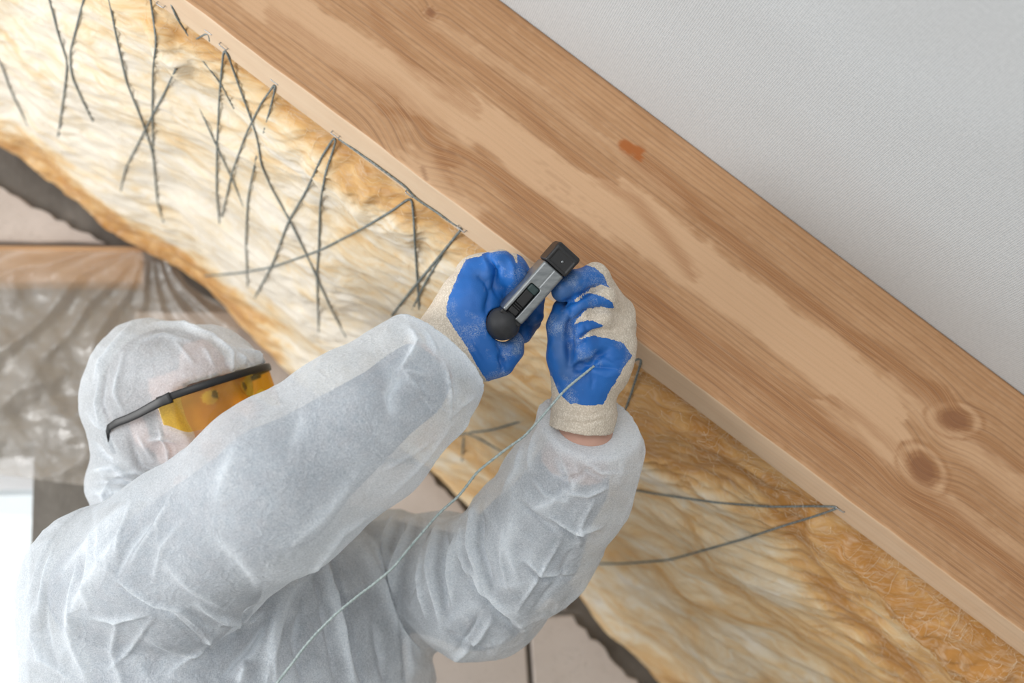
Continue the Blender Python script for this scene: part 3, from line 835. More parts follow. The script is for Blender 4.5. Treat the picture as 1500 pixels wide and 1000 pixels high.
# ---- materials of the person
t = NT('skin_and_clothes')
bc_ = t.attr('bodycol').outputs['Color']
o_ = t.obj()
sk = t.mix(t.maprange(t.noise(o_, 90, 3), 0.3, 0.7, 0.0, 0.25), bc_, (0.42, 0.20, 0.14))
body_mat = t.done(t.bsdf(sk, 0.6, t.bump(t.noise(o_, 500, 2), 0.15, 0.0006)))
t = NT('spunbond_fabric')
o_ = t.obj()
thr = t.noise(t.vmul(o_, (420, 420, 1500)), 1.0, 2, 0.5)
thr2 = t.noise(t.vmul(o_, (1300, 1300, 380)), 1.0, 2, 0.5)
weave = t.math('MULTIPLY', t.math('ADD', thr, thr2), 0.5)
cld = t.noise(o_, 22, 4, 0.6)
thick = t.attr('fold').outputs['Fac']          # doubled fabric along the folds lets less through
al_ = t.math('ADD', t.maprange(weave, 0.36, 0.64, 0.46, 0.66), t.maprange(cld, 0.3, 0.7, -0.06, 0.10))
al_ = t.math('ADD', al_, thick, clamp=True)
fcol = t.mix(t.maprange(weave, 0.35, 0.65), (0.745, 0.81, 0.87), (0.89, 0.925, 0.955))
crk = t.math('ABSOLUTE', t.math('SUBTRACT', t.noise(t.vmul(o_, (1, 1, 1.4)), 34, 2, 0.5, 1.2), 0.5))
crk = t.maprange(crk, 0.0, 0.10, 1.0, 0.0)
nm_ = t.bump(crk, 0.22, 0.003, t.bump(weave, 0.35, 0.0008))
dif = t.n('ShaderNodeBsdfDiffuse', inp={'Color': fcol, 'Roughness': 0.5, 'Normal': nm_}).outputs[0]
trl = t.n('ShaderNodeBsdfTranslucent', inp={'Color': fcol, 'Normal': nm_}).outputs[0]
sh_ = t.n('ShaderNodeMixShader', inp={0: 0.32, 1: dif, 2: trl}).outputs[0]
trp = t.n('ShaderNodeBsdfTransparent').outputs[0]
suit_mat = t.done(t.n('ShaderNodeMixShader', inp={0: al_, 1: trp, 2: sh_}).outputs[0])

def build_mesh(fn, lo, hi, h, levels, zcut=None, it=3):
    V, F = surface_nets(fn, lo, hi, h)
    V = relax(V, F, 2, 0.5)
    if zcut is not None:
        low = V[F][:, :, 2].max(1) < zcut
        Fl = F[low]; Fh = F[~low]
        Vl = project(fn, V, 2)
        used = np.unique(Fl); mp = np.full(len(V), -1); mp[used] = np.arange(len(used))
        Vl = Vl[used]; Fl = mp[Fl]
        used = np.unique(Fh); mp[:] = -1; mp[used] = np.arange(len(used))
        V = V[used]; F = mp[Fh]
    for k in range(levels):
        V, F = subdiv(V, F)
        V = project(fn, V, 2)
    V = relax(V, F, 1, 0.4)
    if zcut is not None:
        F = np.concatenate([F, Fl + len(V)]); V = np.concatenate([V, Vl])
    return V, F

bbl = np.minimum(RS, LS) - 0.16; bbh = np.maximum(RS, LS) + 0.16
LO = np.array([-0.40, 1.12, 0.0]); HI = np.array([0.56, 1.95, 1.95])
ZC = 1.20
bV, bF = build_mesh(f_body, LO, HI, 0.009, 2, ZC)
def body_colors(V):
    c = np.tile(np.array([0.075, 0.115, 0.165, 1.0]), (len(V), 1))       # navy work shirt
    c[V[:, 2] < PEL[2] + 0.04] = (0.06, 0.07, 0.10, 1)
    hd = smin(f_head(V), cone(V, b_neck[0], b_neck[1] + np.array([0, 0, 0.06]), 0.060, 0.062), 0.02) < 0.006
    c[hd] = (0.60, 0.36, 0.27, 1)
    q = (V - HH) @ np.stack([HA, HU, HS]).T / HK
    hair = hd & ((q[:, 1] > 0.055) | ((q[:, 0] < 0.025) & (q[:, 1] > -0.02)) | ((q[:, 0] < 0.0) & (q[:, 1] > -0.07))) & ~((q[:, 0] > 0.062) & (q[:, 1] < 0.085)) & (np.abs(q[:, 2]) < 0.079)
    c[hair] = (0.13, 0.09, 0.065, 1)
    for sg in (-1, 1):
        e = np.linalg.norm(q - np.array([0.080, 0.009, 0.032 * sg]), axis=1) < 0.0131
        c[e] = (0.75, 0.72, 0.69, 1)
        c[e & (np.hypot(q[:, 1] - 0.009, q[:, 2] - 0.032 * sg) < 0.0055)] = (0.05, 0.035, 0.025, 1)
        b2 = hd & (np.abs(q[:, 1] - 0.031) < 0.0045) & (np.abs(q[:, 2] - 0.033 * sg) < 0.021) & (q[:, 0] > 0.06)
        c[b2] = (0.10, 0.065, 0.045, 1)
    c[hd & (((q[:, 1] + 0.062) / 0.008) ** 2 + (q[:, 2] / 0.024) ** 2 < 1) & (q[:, 0] > 0.07)] = (0.50, 0.22, 0.19, 1)
    for ch in (b_rarm, b_larm):
        w = (cone(V, ch[-3][0] * 0.35 + ch[-2][0] * 0.65, ch[-1][0], 0.04, 0.04) < 0.0) & ~(cone(V, ch[-3][0], ch[-2][0], 0.001, 0.001) < 0.0) 
        t_ = ((V - ch[-3][0]) @ (ch[-2][0] - ch[-3][0])) / ((ch[-2][0] - ch[-3][0]) @ (ch[-2][0] - ch[-3][0]))
        near = chain(V, ch[-3:], 0.01) < 0.01
        c[near & (t_ > 0.45)] = (0.60, 0.36, 0.28, 1)
    return c
person = mesh_from('person', bV, bF, body_mat, True, attrs={'bodycol': ('FLOAT_COLOR', body_colors(bV))})
tag(person, 'worker in a white hooded coverall and blue gloves, looking up, arms raised to the rafter', 'person')

sV, sF = build_mesh(f_suit, LO, HI, 0.009, 2, ZC)
sN = vnormals(sV, sF)
dR, dL, dT, dH = chain(sV, rarm, 0.02), chain(sV, larm, 0.02), f_torso(sV), f_hood(sV)
grp = np.argmin(np.stack([np.abs(dR), np.abs(dL), np.abs(dT), np.abs(dH)], 0), 0)
spx, spy, _ = proj(sV)
mR, mL, mT, mH = [(grp == k).astype(float) for k in range(4)]
mRT = np.clip(mR + mT, 0, 1); 
r_items = [
    ([(196, 742), (182, 775), (172, 815)], 3, 0.003), ([(120, 820), (108, 870), (112, 920)], 4, 0.004), ([(82, 800), (66, 850), (60, 900)], 4, 0.004), ([(330, 905), (300, 945), (250, 985)], 4, 0.003), ([(385, 880), (360, 900), (338, 935)], 4, -0.004), ([(255, 720), (235, 760), (232, 800)], 3, 0.002), ([(640, 640), (600, 668), (560, 690)], 3, 0.002), ([(690, 610), (665, 640), (630, 680)], 3, 0.003),
    ([(136, 904), (172, 908), (220, 899)], 4, 0.0035), ([(172, 848), (192, 864), (228, 886), (264, 892), (296, 920), (316, 952)], 4, 0.0035),
    ([(172, 855), (192, 873), (228, 895), (262, 902)], 5, -0.003), ([(228, 890), (256, 905), (280, 926), (312, 958)], 4, -0.003),
    ([(160, 982), (192, 948), (224, 904)], 3.5, 0.0028), ([(148, 775), (133, 832), (132, 896)], 5, 0.0035), ([(160, 760), (148, 812), (172, 850)], 4, 0.003),
    ([(290, 885), (320, 903), (348, 913), (382, 898)], 5, 0.005), ([(280, 900), (310, 925), (350, 930)], 8, -0.004),
    ([(56, 868), (49, 928), (64, 965), (112, 1000)], 5, 0.004), ([(70, 850), (66, 920), (90, 990)], 7, -0.003),
    ([(100, 880), (110, 940), (130, 1000)], 9, 0.004), ([(180, 780), (150, 830), (118, 880), (100, 930)], 12, 0.005), ([(205, 730), (150, 780), (95, 840)], 12, 0.005),
    ([(225, 760), (190, 800), (165, 850)], 8, -0.004), ([(250, 740), (215, 790), (190, 830)], 5, 0.003), ([(270, 760), (240, 800), (225, 850)], 5, 0.0025),
    ([(586, 541), (600, 524), (614, 503)], 3, 0.004), ([(586, 541), (606, 546), (628, 550)], 2.8, 0.0035), ([(586, 541), (620, 575), (656, 609)], 3, 0.004),
    ([(585, 548), (570, 575), (576, 608)], 9, -0.007), ([(612, 556), (625, 580), (640, 600)], 8, -0.004), ([(648, 526), (657, 565), (658, 617)], 3.2, 0.0045),
    ([(664, 540), (672, 575), (668, 600)], 8, -0.004), ([(661, 608), (676, 592), (694, 579)], 3, 0.004), ([(660, 622), (630, 661), (604, 690), (570, 725)], 4, 0.003),
    ([(600, 480), (612, 505), (600, 530)], 8, 0.005), ([(622, 480), (632, 505), (640, 520)], 5, 0.005), ([(545, 520), (575, 545), (585, 560)], 14, -0.003),
    ([(520, 700), (470, 760), (425, 800)], 14, 0.003), ([(350, 650), (330, 700), (320, 740)], 18, 0.003), ([(440, 600), (420, 660)], 18, -0.003),
    ([(555, 745), (500, 780), (455, 840), (420, 870)], 5, 0.003), ([(300, 780), (345, 830), (380, 870)], 16, -0.004), ([(240, 820), (280, 860), (330, 890)], 7, 0.003),
    ([(175, 900), (165, 950), (180, 1000)], 6, 0.003), ([(210, 930), (250, 950), (300, 960)], 4, 0.0025)]
l_items = [
    ([(860, 642), (880, 662), (908, 672)], 3, 0.004), ([(818, 640), (840, 660), (846, 690)], 3, 0.004), ([(780, 700), (800, 725), (835, 735)], 3, 0.003), ([(740, 770), (735, 820), (745, 860)], 3, 0.003), ([(870, 730), (850, 770), (848, 800)], 3, 0.003), ([(680, 770), (678, 810), (690, 850)], 3, 0.004), ([(620, 800), (616, 850), (626, 905)], 3, 0.004), ([(700, 900), (690, 925), (670, 950)], 3, -0.004), ([(800, 690), (822, 700), (850, 695), (875, 680)], 3, -0.003),
    ([(796, 600), (785, 648), (776, 690)], 4, 0.004), ([(802, 612), (815, 661), (842, 712)], 4, 0.006), ([(806, 640), (822, 690), (836, 716)], 6, -0.005),
    ([(824, 645), (850, 668), (880, 690), (905, 690)], 5, 0.005), ([(845, 640), (870, 655), (900, 650)], 4, 0.004), ([(830, 660), (860, 690), (890, 705)], 5, -0.004),
    ([(890, 712), (860, 725), (835, 722)], 4, 0.004), ([(806, 756), (842, 777), (884, 770)], 4, 0.0045), ([(806, 764), (842, 785), (880, 780)], 5, -0.004),
    ([(767, 736), (789, 758), (815, 781)], 3.5, -0.004), ([(767, 824), (793, 847), (842, 845)], 4, -0.0035), ([(770, 818), (795, 840), (838, 838)], 3.5, 0.003),
    ([(822, 790), (789, 842), (758, 892)], 3, 0.003), ([(698, 742), (695, 798), (714, 870)], 6, 0.007), ([(706, 745), (704, 800), (724, 866)], 6, -0.006),
    ([(645, 765), (634, 833), (648, 915)], 6, 0.007), ([(654, 770), (645, 833), (656, 900)], 7, -0.007), ([(672, 785), (663, 840), (664, 885)], 5, 0.006),
    ([(680, 838), (716, 884), (760, 927)], 7, -0.008), ([(688, 832), (724, 876), (768, 918)], 6, 0.004), ([(655, 922), (690, 945), (722, 956)], 5, -0.005),
    ([(606, 765), (584, 830), (578, 870)], 6, 0.007), ([(622, 765), (604, 830), (600, 880)], 7, -0.007), ([(580, 758), (562, 800), (556, 850)], 6, 0.006), ([(592, 760), (574, 810)], 6, -0.006),
    ([(770, 650), (760, 690), (735, 730)], 5, 0.003), ([(900, 620), (915, 660), (905, 700)], 8, 0.004), ([(850, 700), (810, 735), (780, 745)], 5, 0.003),
    ([(720, 905), (700, 935), (665, 965)], 5, 0.004), ([(840, 800), (815, 850), (780, 895)], 5, -0.002), ([(755, 760), (745, 800), (760, 850)], 9, 0.003)]
t_items = [
    ([(440, 880), (430, 940), (440, 1000)], 5, -0.004), ([(575, 880), (588, 940), (590, 1000)], 5, -0.004), ([(415, 900), (400, 960), (402, 1000)], 4, 0.004),
    ([(470, 815), (488, 880), (500, 936), (518, 1010)], 7, 0.008), ([(482, 815), (500, 880), (514, 940), (532, 1010)], 5, -0.004), ([(456, 830), (474, 900), (492, 1000)], 6, -0.004),
    ([(525, 800), (560, 860), (590, 930), (600, 1000)], 12, 0.006), ([(545, 800), (585, 880), (612, 960)], 8, 0.005), ([(430, 850), (400, 920), (390, 1000)], 10, 0.006),
    ([(395, 905), (370, 950), (330, 990)], 8, -0.010), ([(545, 900), (560, 960), (562, 1000)], 8, -0.005), ([(360, 960), (350, 1000)], 7, 0.006)]
h_items = [
    ([(355, 505), (378, 528), (388, 545)], 2.6, 0.003), ([(330, 500), (352, 525), (362, 545)], 2.6, 0.003), ([(310, 496), (330, 520), (334, 548)], 2.6, -0.003), ([(205, 500), (240, 492), (285, 500)], 4, 0.002), ([(150, 545), (142, 590), (150, 625)], 3, 0.003), ([(232, 620), (246, 660), (250, 690)], 3, 0.003), ([(160, 700), (200, 690), (250, 700)], 4, 0.004),
    ([(225, 474), (270, 478), (312, 494), (339, 518), (340, 545)], 4, 0.005), ([(343, 522), (362, 530), (382, 542)], 3, 0.004), ([(350, 512), (372, 522), (392, 540)], 3, 0.004), ([(332, 552), (350, 546), (372, 543)], 4, 0.005),
    ([(258, 501), (285, 534)], 3, 0.0025), ([(298, 508), (314, 537)], 3, 0.0025), ([(140, 560), (150, 528), (193, 477)], 5, 0.004), ([(132, 603), (145, 622), (163, 632)], 5, 0.003),
    ([(182, 515), (169, 576), (183, 607)], 4, 0.003), ([(160, 530), (150, 590), (165, 620)], 4, -0.003), ([(135, 644), (150, 666), (168, 676)], 6, -0.005), ([(136, 690), (169, 684), (200, 705)], 5, 0.006),
    ([(140, 706), (176, 704), (210, 716)], 6, -0.008), ([(140, 722), (180, 722), (215, 732)], 7, 0.007), ([(203, 637), (224, 671)], 4, 0.003), ([(217, 645), (238, 641), (260, 648)], 3.5, 0.004), ([(190, 640), (205, 680), (240, 700)], 6, -0.003),
    ([(150, 690), (160, 720), (150, 745)], 5, 0.003), ([(360, 500), (380, 520)], 3, -0.003)]
disp = 1.5 * strokes(sV, sN, r_items, mRT, sharp=True, pw=1.3) + 1.75 * strokes(sV, sN, l_items, mL, sharp=True, pw=1.3) + 1.4 * strokes(sV, sN, t_items, mT, sharp=True, pw=1.6) + 1.4 * strokes(sV, sN, h_items, mH, sharp=True, pw=1.5)
hi_ = sV[:, 2] > ZC
q_ = sV[hi_]
wr = 1 - np.abs(noise3(q_ * np.array([11, 11, 17]) + fbm(q_ * 6, 2, 3)[:, None] * 0.8, 5)) * 2.6
wr2 = 1 - np.abs(noise3(q_ * np.array([34, 34, 24]) + fbm(q_ * 12, 2, 8)[:, None], 6)) * 2.2
calm = np.where(grp[hi_] == 0, 0.25, np.where(grp[hi_] == 3, 0.45, 0.8))
disp[hi_] += calm * (0.0034 * np.clip(wr, -1, 1) + 0.0014 * np.clip(wr2, -1, 1))
rim = np.minimum(np.abs((sV - r_end[0]) @ r_end[1]) + 10 * (grp != 0), np.abs((sV - l_end[0]) @ l_end[1]) + 10 * (grp != 1))
disp = disp * smooth(0.001, 0.02, rim)
fold = np.clip(np.abs(disp) / 0.006, 0, 1) ** 1.2 * 0.34 + 0.30 * smooth(0.012, 0.0, rim)
sV = sV + sN * disp[:, None]
suit = mesh_from('hooded_coverall', sV, sF, suit_mat, True, parent=person, attrs={'fold': ('FLOAT', fold)})
suit['label'] = 'thin translucent white coverall with hood'
# ================================================================== gloves
t = NT('dipped_knit_glove')
gb = t.attr('coat').outputs['Fac']
o_ = t.obj()
kn_ = t.n('ShaderNodeTexVoronoi', inp={'Vector': t.vmul(o_, (1, 1, 0.7)), 'Scale': 640.0}).outputs['Distance']
dust = t.math('MULTIPLY', t.maprange(t.noise(o_, 38, 4, 0.6), 0.50, 0.72), t.maprange(t.noise(o_, 900, 3), 0.42, 0.66))
dirt = t.maprange(t.noise(o_, 40, 4), 0.45, 0.75, 0, 0.45)
blue = t.mix(t.noise(o_, 30, 3), (0.005, 0.090, 0.36), (0.010, 0.145, 0.49))
blue = t.mix(t.attr('worn').outputs['Fac'], blue, (0.045, 0.115, 0.27))
blue = t.mix(t.math('MULTIPLY', dust, 0.75), blue, (0.52, 0.58, 0.62))
knit = t.mix(t.maprange(kn_, 0.1, 0.6), (0.80, 0.72, 0.62), (0.56, 0.49, 0.40))
knit = t.mix(dirt, knit, (0.62, 0.52, 0.42))
edgef = t.maprange(t.math('ADD', gb, t.math('MULTIPLY', t.math('SUBTRACT', kn_, 0.35), 0.3)), 0.42, 0.58)
gcol = t.mix(edgef, knit, blue)
grain_ = t.noise(o_, 900, 2)
gh = t.math('ADD', t.math('MULTIPLY', t.math('SUBTRACT', 1.0, edgef), t.math('MULTIPLY', kn_, -1.0)), t.math('MULTIPLY', grain_, 0.35))
grough = t.maprange(edgef, 0, 1, 0.9, 0.52)
glove_mat = t.done(t.bsdf(gcol, grough, t.bump(gh, 0.5, 0.0012)))

def make_glove(name, fn, lo, hi, creases, coat_fn, worn_items, label):
    V, F = surface_nets(fn, lo, hi, 0.0026)
    V = relax(V, F, 2, 0.5)
    V = project(fn, V, 2)
    V, F = subdiv(V, F)
    V = project(fn, V, 2, 0.0004)
    V = relax(V, F, 2, 0.4)
    N = vnormals(V, F)
    V = V + N * strokes(V, N, creases, pw=1.6)[:, None]
    N = vnormals(V, F)
    V = V + N * (0.0008 * fbm(V * 60, 2, 17))[:, None]
    px, py, _ = proj(V)
    j = 1.3 * noise3(V * 200, 4)
    coat = coat_fn(V, N, px + j, py + j, facing(V, N)).astype(float)
    coat = np.clip(relax(np.repeat(coat[:, None], 3, 1), F, 1, 0.5)[:, 0], 0, 1)
    worn = np.zeros(len(V))
    for pts, w, k in worn_items:
        d, _ = seg_dist(px, py, pts); worn = np.maximum(worn, k * (1 - smooth(w * 0.4, w * 1.5, d + 8 * noise3(V * 120, 6))))
    o = mesh_from(name, V, F, glove_mat, True, parent=person, attrs={'coat': ('FLOAT', coat), 'worn': ('FLOAT', worn)})
    o['label'] = label
    return o
def bbox_px(lst, pad):
    a = np.array([P(x, y, z) for x, y, z in lst]); return a.min(0) - pad, a.max(0) + pad

# ---- left hand: a closed fist that holds the twine, seen from the palm side
L_fing = [
    pc([(896, 446, 1.412, 22), (872, 407, 1.385, 21), (840, 415, 1.367, 19), (824, 426, 1.360, 16.5)]),     # index, straight over to the tool
    pc([(906, 458, 1.412, 24), (886, 436, 1.378, 17.5), (850, 449, 1.364, 16.5), (836, 462, 1.366, 14.5)]),  # middle
    pc([(908, 482, 1.410, 24), (880, 469, 1.374, 16.5), (854, 484, 1.362, 15.5), (842, 496, 1.366, 13)]),   # ring
    pc([(906, 510, 1.408, 25), (882, 504, 1.374, 19), (858, 512, 1.360, 18), (848, 526, 1.364, 14)]),       # little finger
]
L_thumb = pc([(838, 572, 1.388, 27), (824, 522, 1.376, 22), (822, 478, 1.374, 19.5), (824, 452, 1.380, 15)])
L_palm = pc([(856, 572, 1.392, 40), (866, 540, 1.390, 47), (884, 500, 1.404, 44), (884, 462, 1.410, 34)])
L_heel = pc([(862, 566, 1.382, 34), (890, 536, 1.380, 32), (904, 516, 1.388, 26)])
L_cuff = pc([(857, 580, 1.394, 42), (856, 604, 1.396, 45), (852, 625, 1.398, 46)])
L_in = pc([(858, 600, 1.396, 35), (850, 650, 1.40, 40)])
cu_ax = L_cuff[-1][0] - L_cuff[0][0]; cu_ax /= np.linalg.norm(cu_ax)
def f_lglove(p):
    d = smin(chain(p, L_palm, 0.012), chain(p, L_heel, 0.01), 0.012)
    d = smin(d, chain(p, L_thumb, 0.008), 0.012)
    for i, f_ in enumerate(L_fing):
        d = smin(d, chain(p, f_, 0.005), 0.0035)
    c = chain(p, L_cuff, 0.01)
    c = smin(c, chain(p, [(L_cuff[-1][0] - cu_ax * 0.004, L_cuff[-1][1] + 0.0006), (L_cuff[-1][0] - cu_ax * 0.001, L_cuff[-1][1] + 0.0006)], 0.01), 0.002)
    c = np.maximum(c, (p - L_cuff[-1][0]) @ cu_ax - 0.002)
    d = smin(d, c, 0.008)
    return np.maximum(d, -chain(p, L_in, 0.01))
CR = [
    [(825, 444), (846, 436), (868, 420), (894, 424)], [(838, 474), (856, 456), (880, 449), (902, 450)], [(846, 500), (864, 486), (888, 480), (905, 480)],
]
L_cream = [
    [(836, 442), (862, 423), (880, 416), (893, 421), (900, 444), (880, 433), (861, 429), (846, 441)],
    [(834, 478), (861, 451), (880, 449), (900, 452), (896, 440), (893, 421), (903, 430), (922, 449), (940, 465), (942, 500), (927, 522), (912, 502), (886, 494), (884, 476), (866, 469), (850, 471)],
    [(842, 503), (864, 483), (886, 477), (888, 495), (868, 492), (850, 497)],
    [(850, 386), (872, 374), (912, 385), (950, 440), (940, 470), (922, 452), (903, 432), (893, 423), (884, 403), (870, 391)],
    [(926, 521), (942, 500), (970, 500), (970, 600), (884, 592), (899, 562), (919, 530)],
    [(780, 556), (808, 550), (818, 575), (834, 590), (860, 594), (884, 592), (895, 578), (960, 578), (960, 690), (780, 690)],
]
def l_coat(V, N, px, py, fc):
    cream = np.zeros(len(V), bool)
    for pg in L_cream: cream |= in_poly(px, py, pg)
    back = fc < -0.05
    return np.where(back, (py < 585) & (px < 862), ~cream)
lo_, hi_b = bbox_px([(795, 380, 1.34), (940, 640, 1.34), (795, 380, 1.46), (940, 640, 1.46), (795, 640, 1.34), (940, 380, 1.46)], 0.01)
l_creases = [([(904, 440), (912, 452), (908, 464)], 6, -0.002), ([(922, 458), (930, 480)], 9, 0.003), ([(846, 528), (858, 522), (872, 520)], 5, 0.002), ([(868, 545), (888, 552), (904, 548)], 5, 0.0015), ([(822, 446), (846, 438), (866, 424), (880, 418)], 3.5, -0.005), ([(836, 476), (856, 457), (884, 450)], 3.5, -0.005), ([(844, 501), (862, 488), (886, 482)], 3.5, -0.005), ([(838, 540), (850, 534), (866, 536)], 3.5, -0.004), ([(830, 450), (834, 470), (836, 500), (832, 540)], 4, -0.004), ([(888, 514), (876, 522), (864, 536)], 4.0, -0.0055), ([(866, 537), (884, 538), (905, 540)], 3.5, -0.0035), ([(864, 540), (868, 556), (866, 572)], 4, -0.0022),
             ([(862, 534), (848, 542), (838, 541)], 4.5, -0.005), ([(876, 505), (892, 508), (908, 514)], 4, 0.0016), ([(835, 470), (832, 500), (834, 535)], 5, -0.004), ([(852, 545), (845, 565)], 5, -0.002),
             ([(850, 414), (864, 402), (880, 402)], 5, 0.001), ([(868, 440), (872, 450)], 4, -0.002), ([(856, 474), (862, 486)], 4, -0.0015), ([(884, 520), (900, 528), (914, 526)], 3, -0.002),
             ([(806, 596), (830, 606), (860, 609), (894, 600)], 2.5, -0.0012), ([(806, 608), (830, 618), (858, 621), (894, 611)], 2.2, -0.0018)]
l_worn = [([(818, 430), (840, 412)], 14, 0.75), ([(822, 470), (824, 510), (834, 545)], 14, 0.55), ([(842, 536), (856, 524)], 8, 0.35), ([(842, 460), (850, 450)], 6, 0.3)]
glove_l = make_glove('glove', f_lglove, lo_, hi_b, l_creases, l_coat, l_worn, 'blue dipped knit glove closed in a fist around the twine')

# ---- right hand: gripping the staple gun, heel of the hand to the lens
R_palm = pc([(668, 492, 1.392, 46), (686, 452, 1.386, 45), (704, 412, 1.388, 38)])
R_then = pc([(672, 480, 1.384, 42), (700, 500, 1.372, 34), (716, 524, 1.372, 30)])     # ball of the thumb to its root
R_mid = pc([(690, 440, 1.380, 40), (704, 470, 1.376, 34)])
R_idx = pc([(700, 404, 1.392, 32), (732, 392, 1.378, 25), (751, 402, 1.374, 19), (752, 430, 1.384, 15)])   # first finger bent over the back of the tool
R_mf = pc([(706, 402, 1.412, 30), (750, 392, 1.420, 20), (782, 430, 1.424, 16), (783, 462, 1.412, 13.5)])   # tip appears right of the tool
R_rf = pc([(700, 430, 1.420, 28), (744, 440, 1.436, 18), (776, 468, 1.430, 15), (766, 490, 1.412, 14)])
R_lf = pc([(712, 532, 1.376, 27), (734, 530, 1.374, 19), (748, 512, 1.374, 18), (752, 500, 1.378, 15)])   # thumb folded up under the rubber end
R_cuff = pc([(678, 482, 1.390, 46), (660, 500, 1.386, 50), (640, 520, 1.378, 53)])
def f_rglove(p):
    d = smin(chain(p, R_palm, 0.012), chain(p, R_then, 0.01), 0.014)
    d = smin(d, chain(p, R_mid, 0.01), 0.012)
    d = smin(d, chain(p, R_idx, 0.006), 0.006)
    d = smin(d, chain(p, R_mf, 0.006), 0.005)
    d = smin(d, chain(p, R_rf, 0.006), 0.004)
    d = smin(d, chain(p, R_lf, 0.006), 0.006)
    d = smin(d, chain(p, R_cuff, 0.01), 0.012)
    # hollow of the hand around the grip of the tool
    return np.maximum(d, -cone(p, P(742, 468, 1.330), P(730, 480, 1.385), 0.0175, 0.0165))
R_blue = [(682, 380), (706, 374), (711, 370), (741, 367), (751, 374), (757, 387), (768, 402), (760, 430), (740, 450), (760, 452), (790, 470), (790, 490), (770, 504), (760, 527), (750, 540), (734, 550), (723, 557), (713, 558),
          (699, 535), (684, 508), (666, 482), (654, 462), (655, 442), (666, 414), (675, 394)]
def r_coat(V, N, px, py, fc):
    return np.where(fc < -0.1, (px > 700) & (py > 440), in_poly(px, py, R_blue) | (px > 758) | ((px > 716) & (py > 440)))
lo_, hi_b = bbox_px([(600, 360, 1.32), (800, 580, 1.32), (600, 360, 1.47), (800, 580, 1.47), (600, 580, 1.32), (800, 360, 1.47)], 0.005)
r_creases = [([(712, 372), (722, 392), (728, 412), (730, 436)], 4, -0.004), ([(744, 376), (752, 392), (752, 410)], 4, 0.002), ([(728, 500), (736, 514), (736, 548)], 4, -0.003), ([(716, 380), (726, 400), (727, 426)], 5, -0.005), ([(699, 402), (712, 412), (719, 428)], 4.5, -0.004), ([(732, 388), (730, 400)], 4, -0.003), ([(708, 376), (716, 392)], 3, 0.0015), ([(722, 420), (716, 440), (712, 460)], 5, -0.004), 
             ([(730, 516), (738, 535), (740, 546)], 3.5, -0.0045), ([(736, 520), (742, 534)], 2.5, -0.003), ([(655, 470), (672, 500), (698, 540)], 2.4, 0.0010), ([(664, 470), (684, 500), (706, 536)], 2.4, 0.0009), ([(674, 470), (694, 500), (714, 532)], 2.4, 0.0009), ([(684, 470), (704, 500)], 2.4, 0.0008),
             ([(630, 462), (644, 470), (662, 490), (688, 512)], 2.4, -0.0014)]
r_worn = [([(744, 496), (756, 494), (760, 510)], 11, 0.75), ([(778, 470), (786, 478)], 10, 0.5), ([(700, 400), (724, 420)], 8, 0.2)]
glove_r = make_glove('glove', f_rglove, lo_, hi_b, r_creases, r_coat, r_worn, 'blue dipped knit glove gripping the staple gun')

# ================================================================== staple gun
mm = 0.001
SX = 0.664 * RT + 0.747 * UP; SYl = 0.747 * RT - 0.664 * UP; SZ0 = -FW
tl = math.radians(9)
SZ = math.cos(tl) * SZ0 + math.sin(tl) * SYl; SY = math.cos(tl) * SYl - math.sin(tl) * SZ0
SO = P(783, 427, 1.338)
def loc(p): return (p - SO) @ np.stack([SX, SY, SZ]).T
def unloc(q): return SO + q @ np.stack([SX, SY, SZ])
def rbox(q, lo, hi, r):
    lo, hi = np.array(lo) * mm, np.array(hi) * mm
    c = (lo + hi) / 2; hf = (hi - lo) / 2 - r * mm
    a = np.abs(q - c) - hf
    return np.sqrt((np.maximum(a, 0) ** 2).sum(-1)) + np.minimum(a.max(-1), 0) - r * mm
gun = empty('staple_gun', tuple(SO))
tag(gun, 'grey metal staple gun with black nose and rubber end held in the gloved hands', 'staple gun')
t = NT('painted_steel'); o_ = t.obj()
sc1 = t.noise(t.vmul(o_, (60, 60, 200)), 1.0, 4, 0.7)
steel_mat = t.done(t.bsdf(t.mix(t.maprange(sc1, 0.35, 0.7), (0.20, 0.215, 0.225), (0.30, 0.315, 0.32)), t.maprange(sc1, 0.3, 0.7, 0.28, 0.45), t.bump(t.noise(o_, 420, 2), 0.06, 0.0005), **{'Metallic': 0.75}))
black_mat = plain('black_plastic', (0.012, 0.012, 0.013), 0.42, 200, 0.3, 0.12, 0.0006)
rubber_mat = plain('black_rubber', (0.022, 0.023, 0.026), 0.55, 150, 0.3, 0.15, 0.0006)
green_mat = plain('dark_green_plastic', (0.022, 0.042, 0.042), 0.4, 200, 0.2, 0.05, 0.0005)
def gun_part(name, f_loc, lo, hi, h, mat, parent=None, lab=None):
    lo, hi = np.array(lo) * mm - 2.5 * h, np.array(hi) * mm + 2.5 * h
    V, F = surface_nets(f_loc, lo, hi, h)
    V = project(f_loc, V, 3, 0.0002)
    o = mesh_from(name, unloc(V), F, mat, True)
    if parent is None: child(o, gun)
    else: o.parent = parent; o.matrix_parent_inverse = parent.matrix_world.inverted()
    if lab: o['label'] = lab
    return o
def q_body(q):
    d = rbox(q, (-33, -13, -44), (30, 12.5, 0), 2.6)
    d = np.maximum(d, -rbox(q, (-40, -8.5, -14), (5, 4.0, 5), 2.0))          # lever slot
    d = np.maximum(d, -rbox(q, (6, 0.2, -0.6), (40, 0.9, 3), 0.1))          # seam of the two shells
    return d
body_p = gun_part('body', q_body, (-33, -13, -44), (30, 12.5, 0), 0.0008, steel_mat, lab='grey pressed steel body')
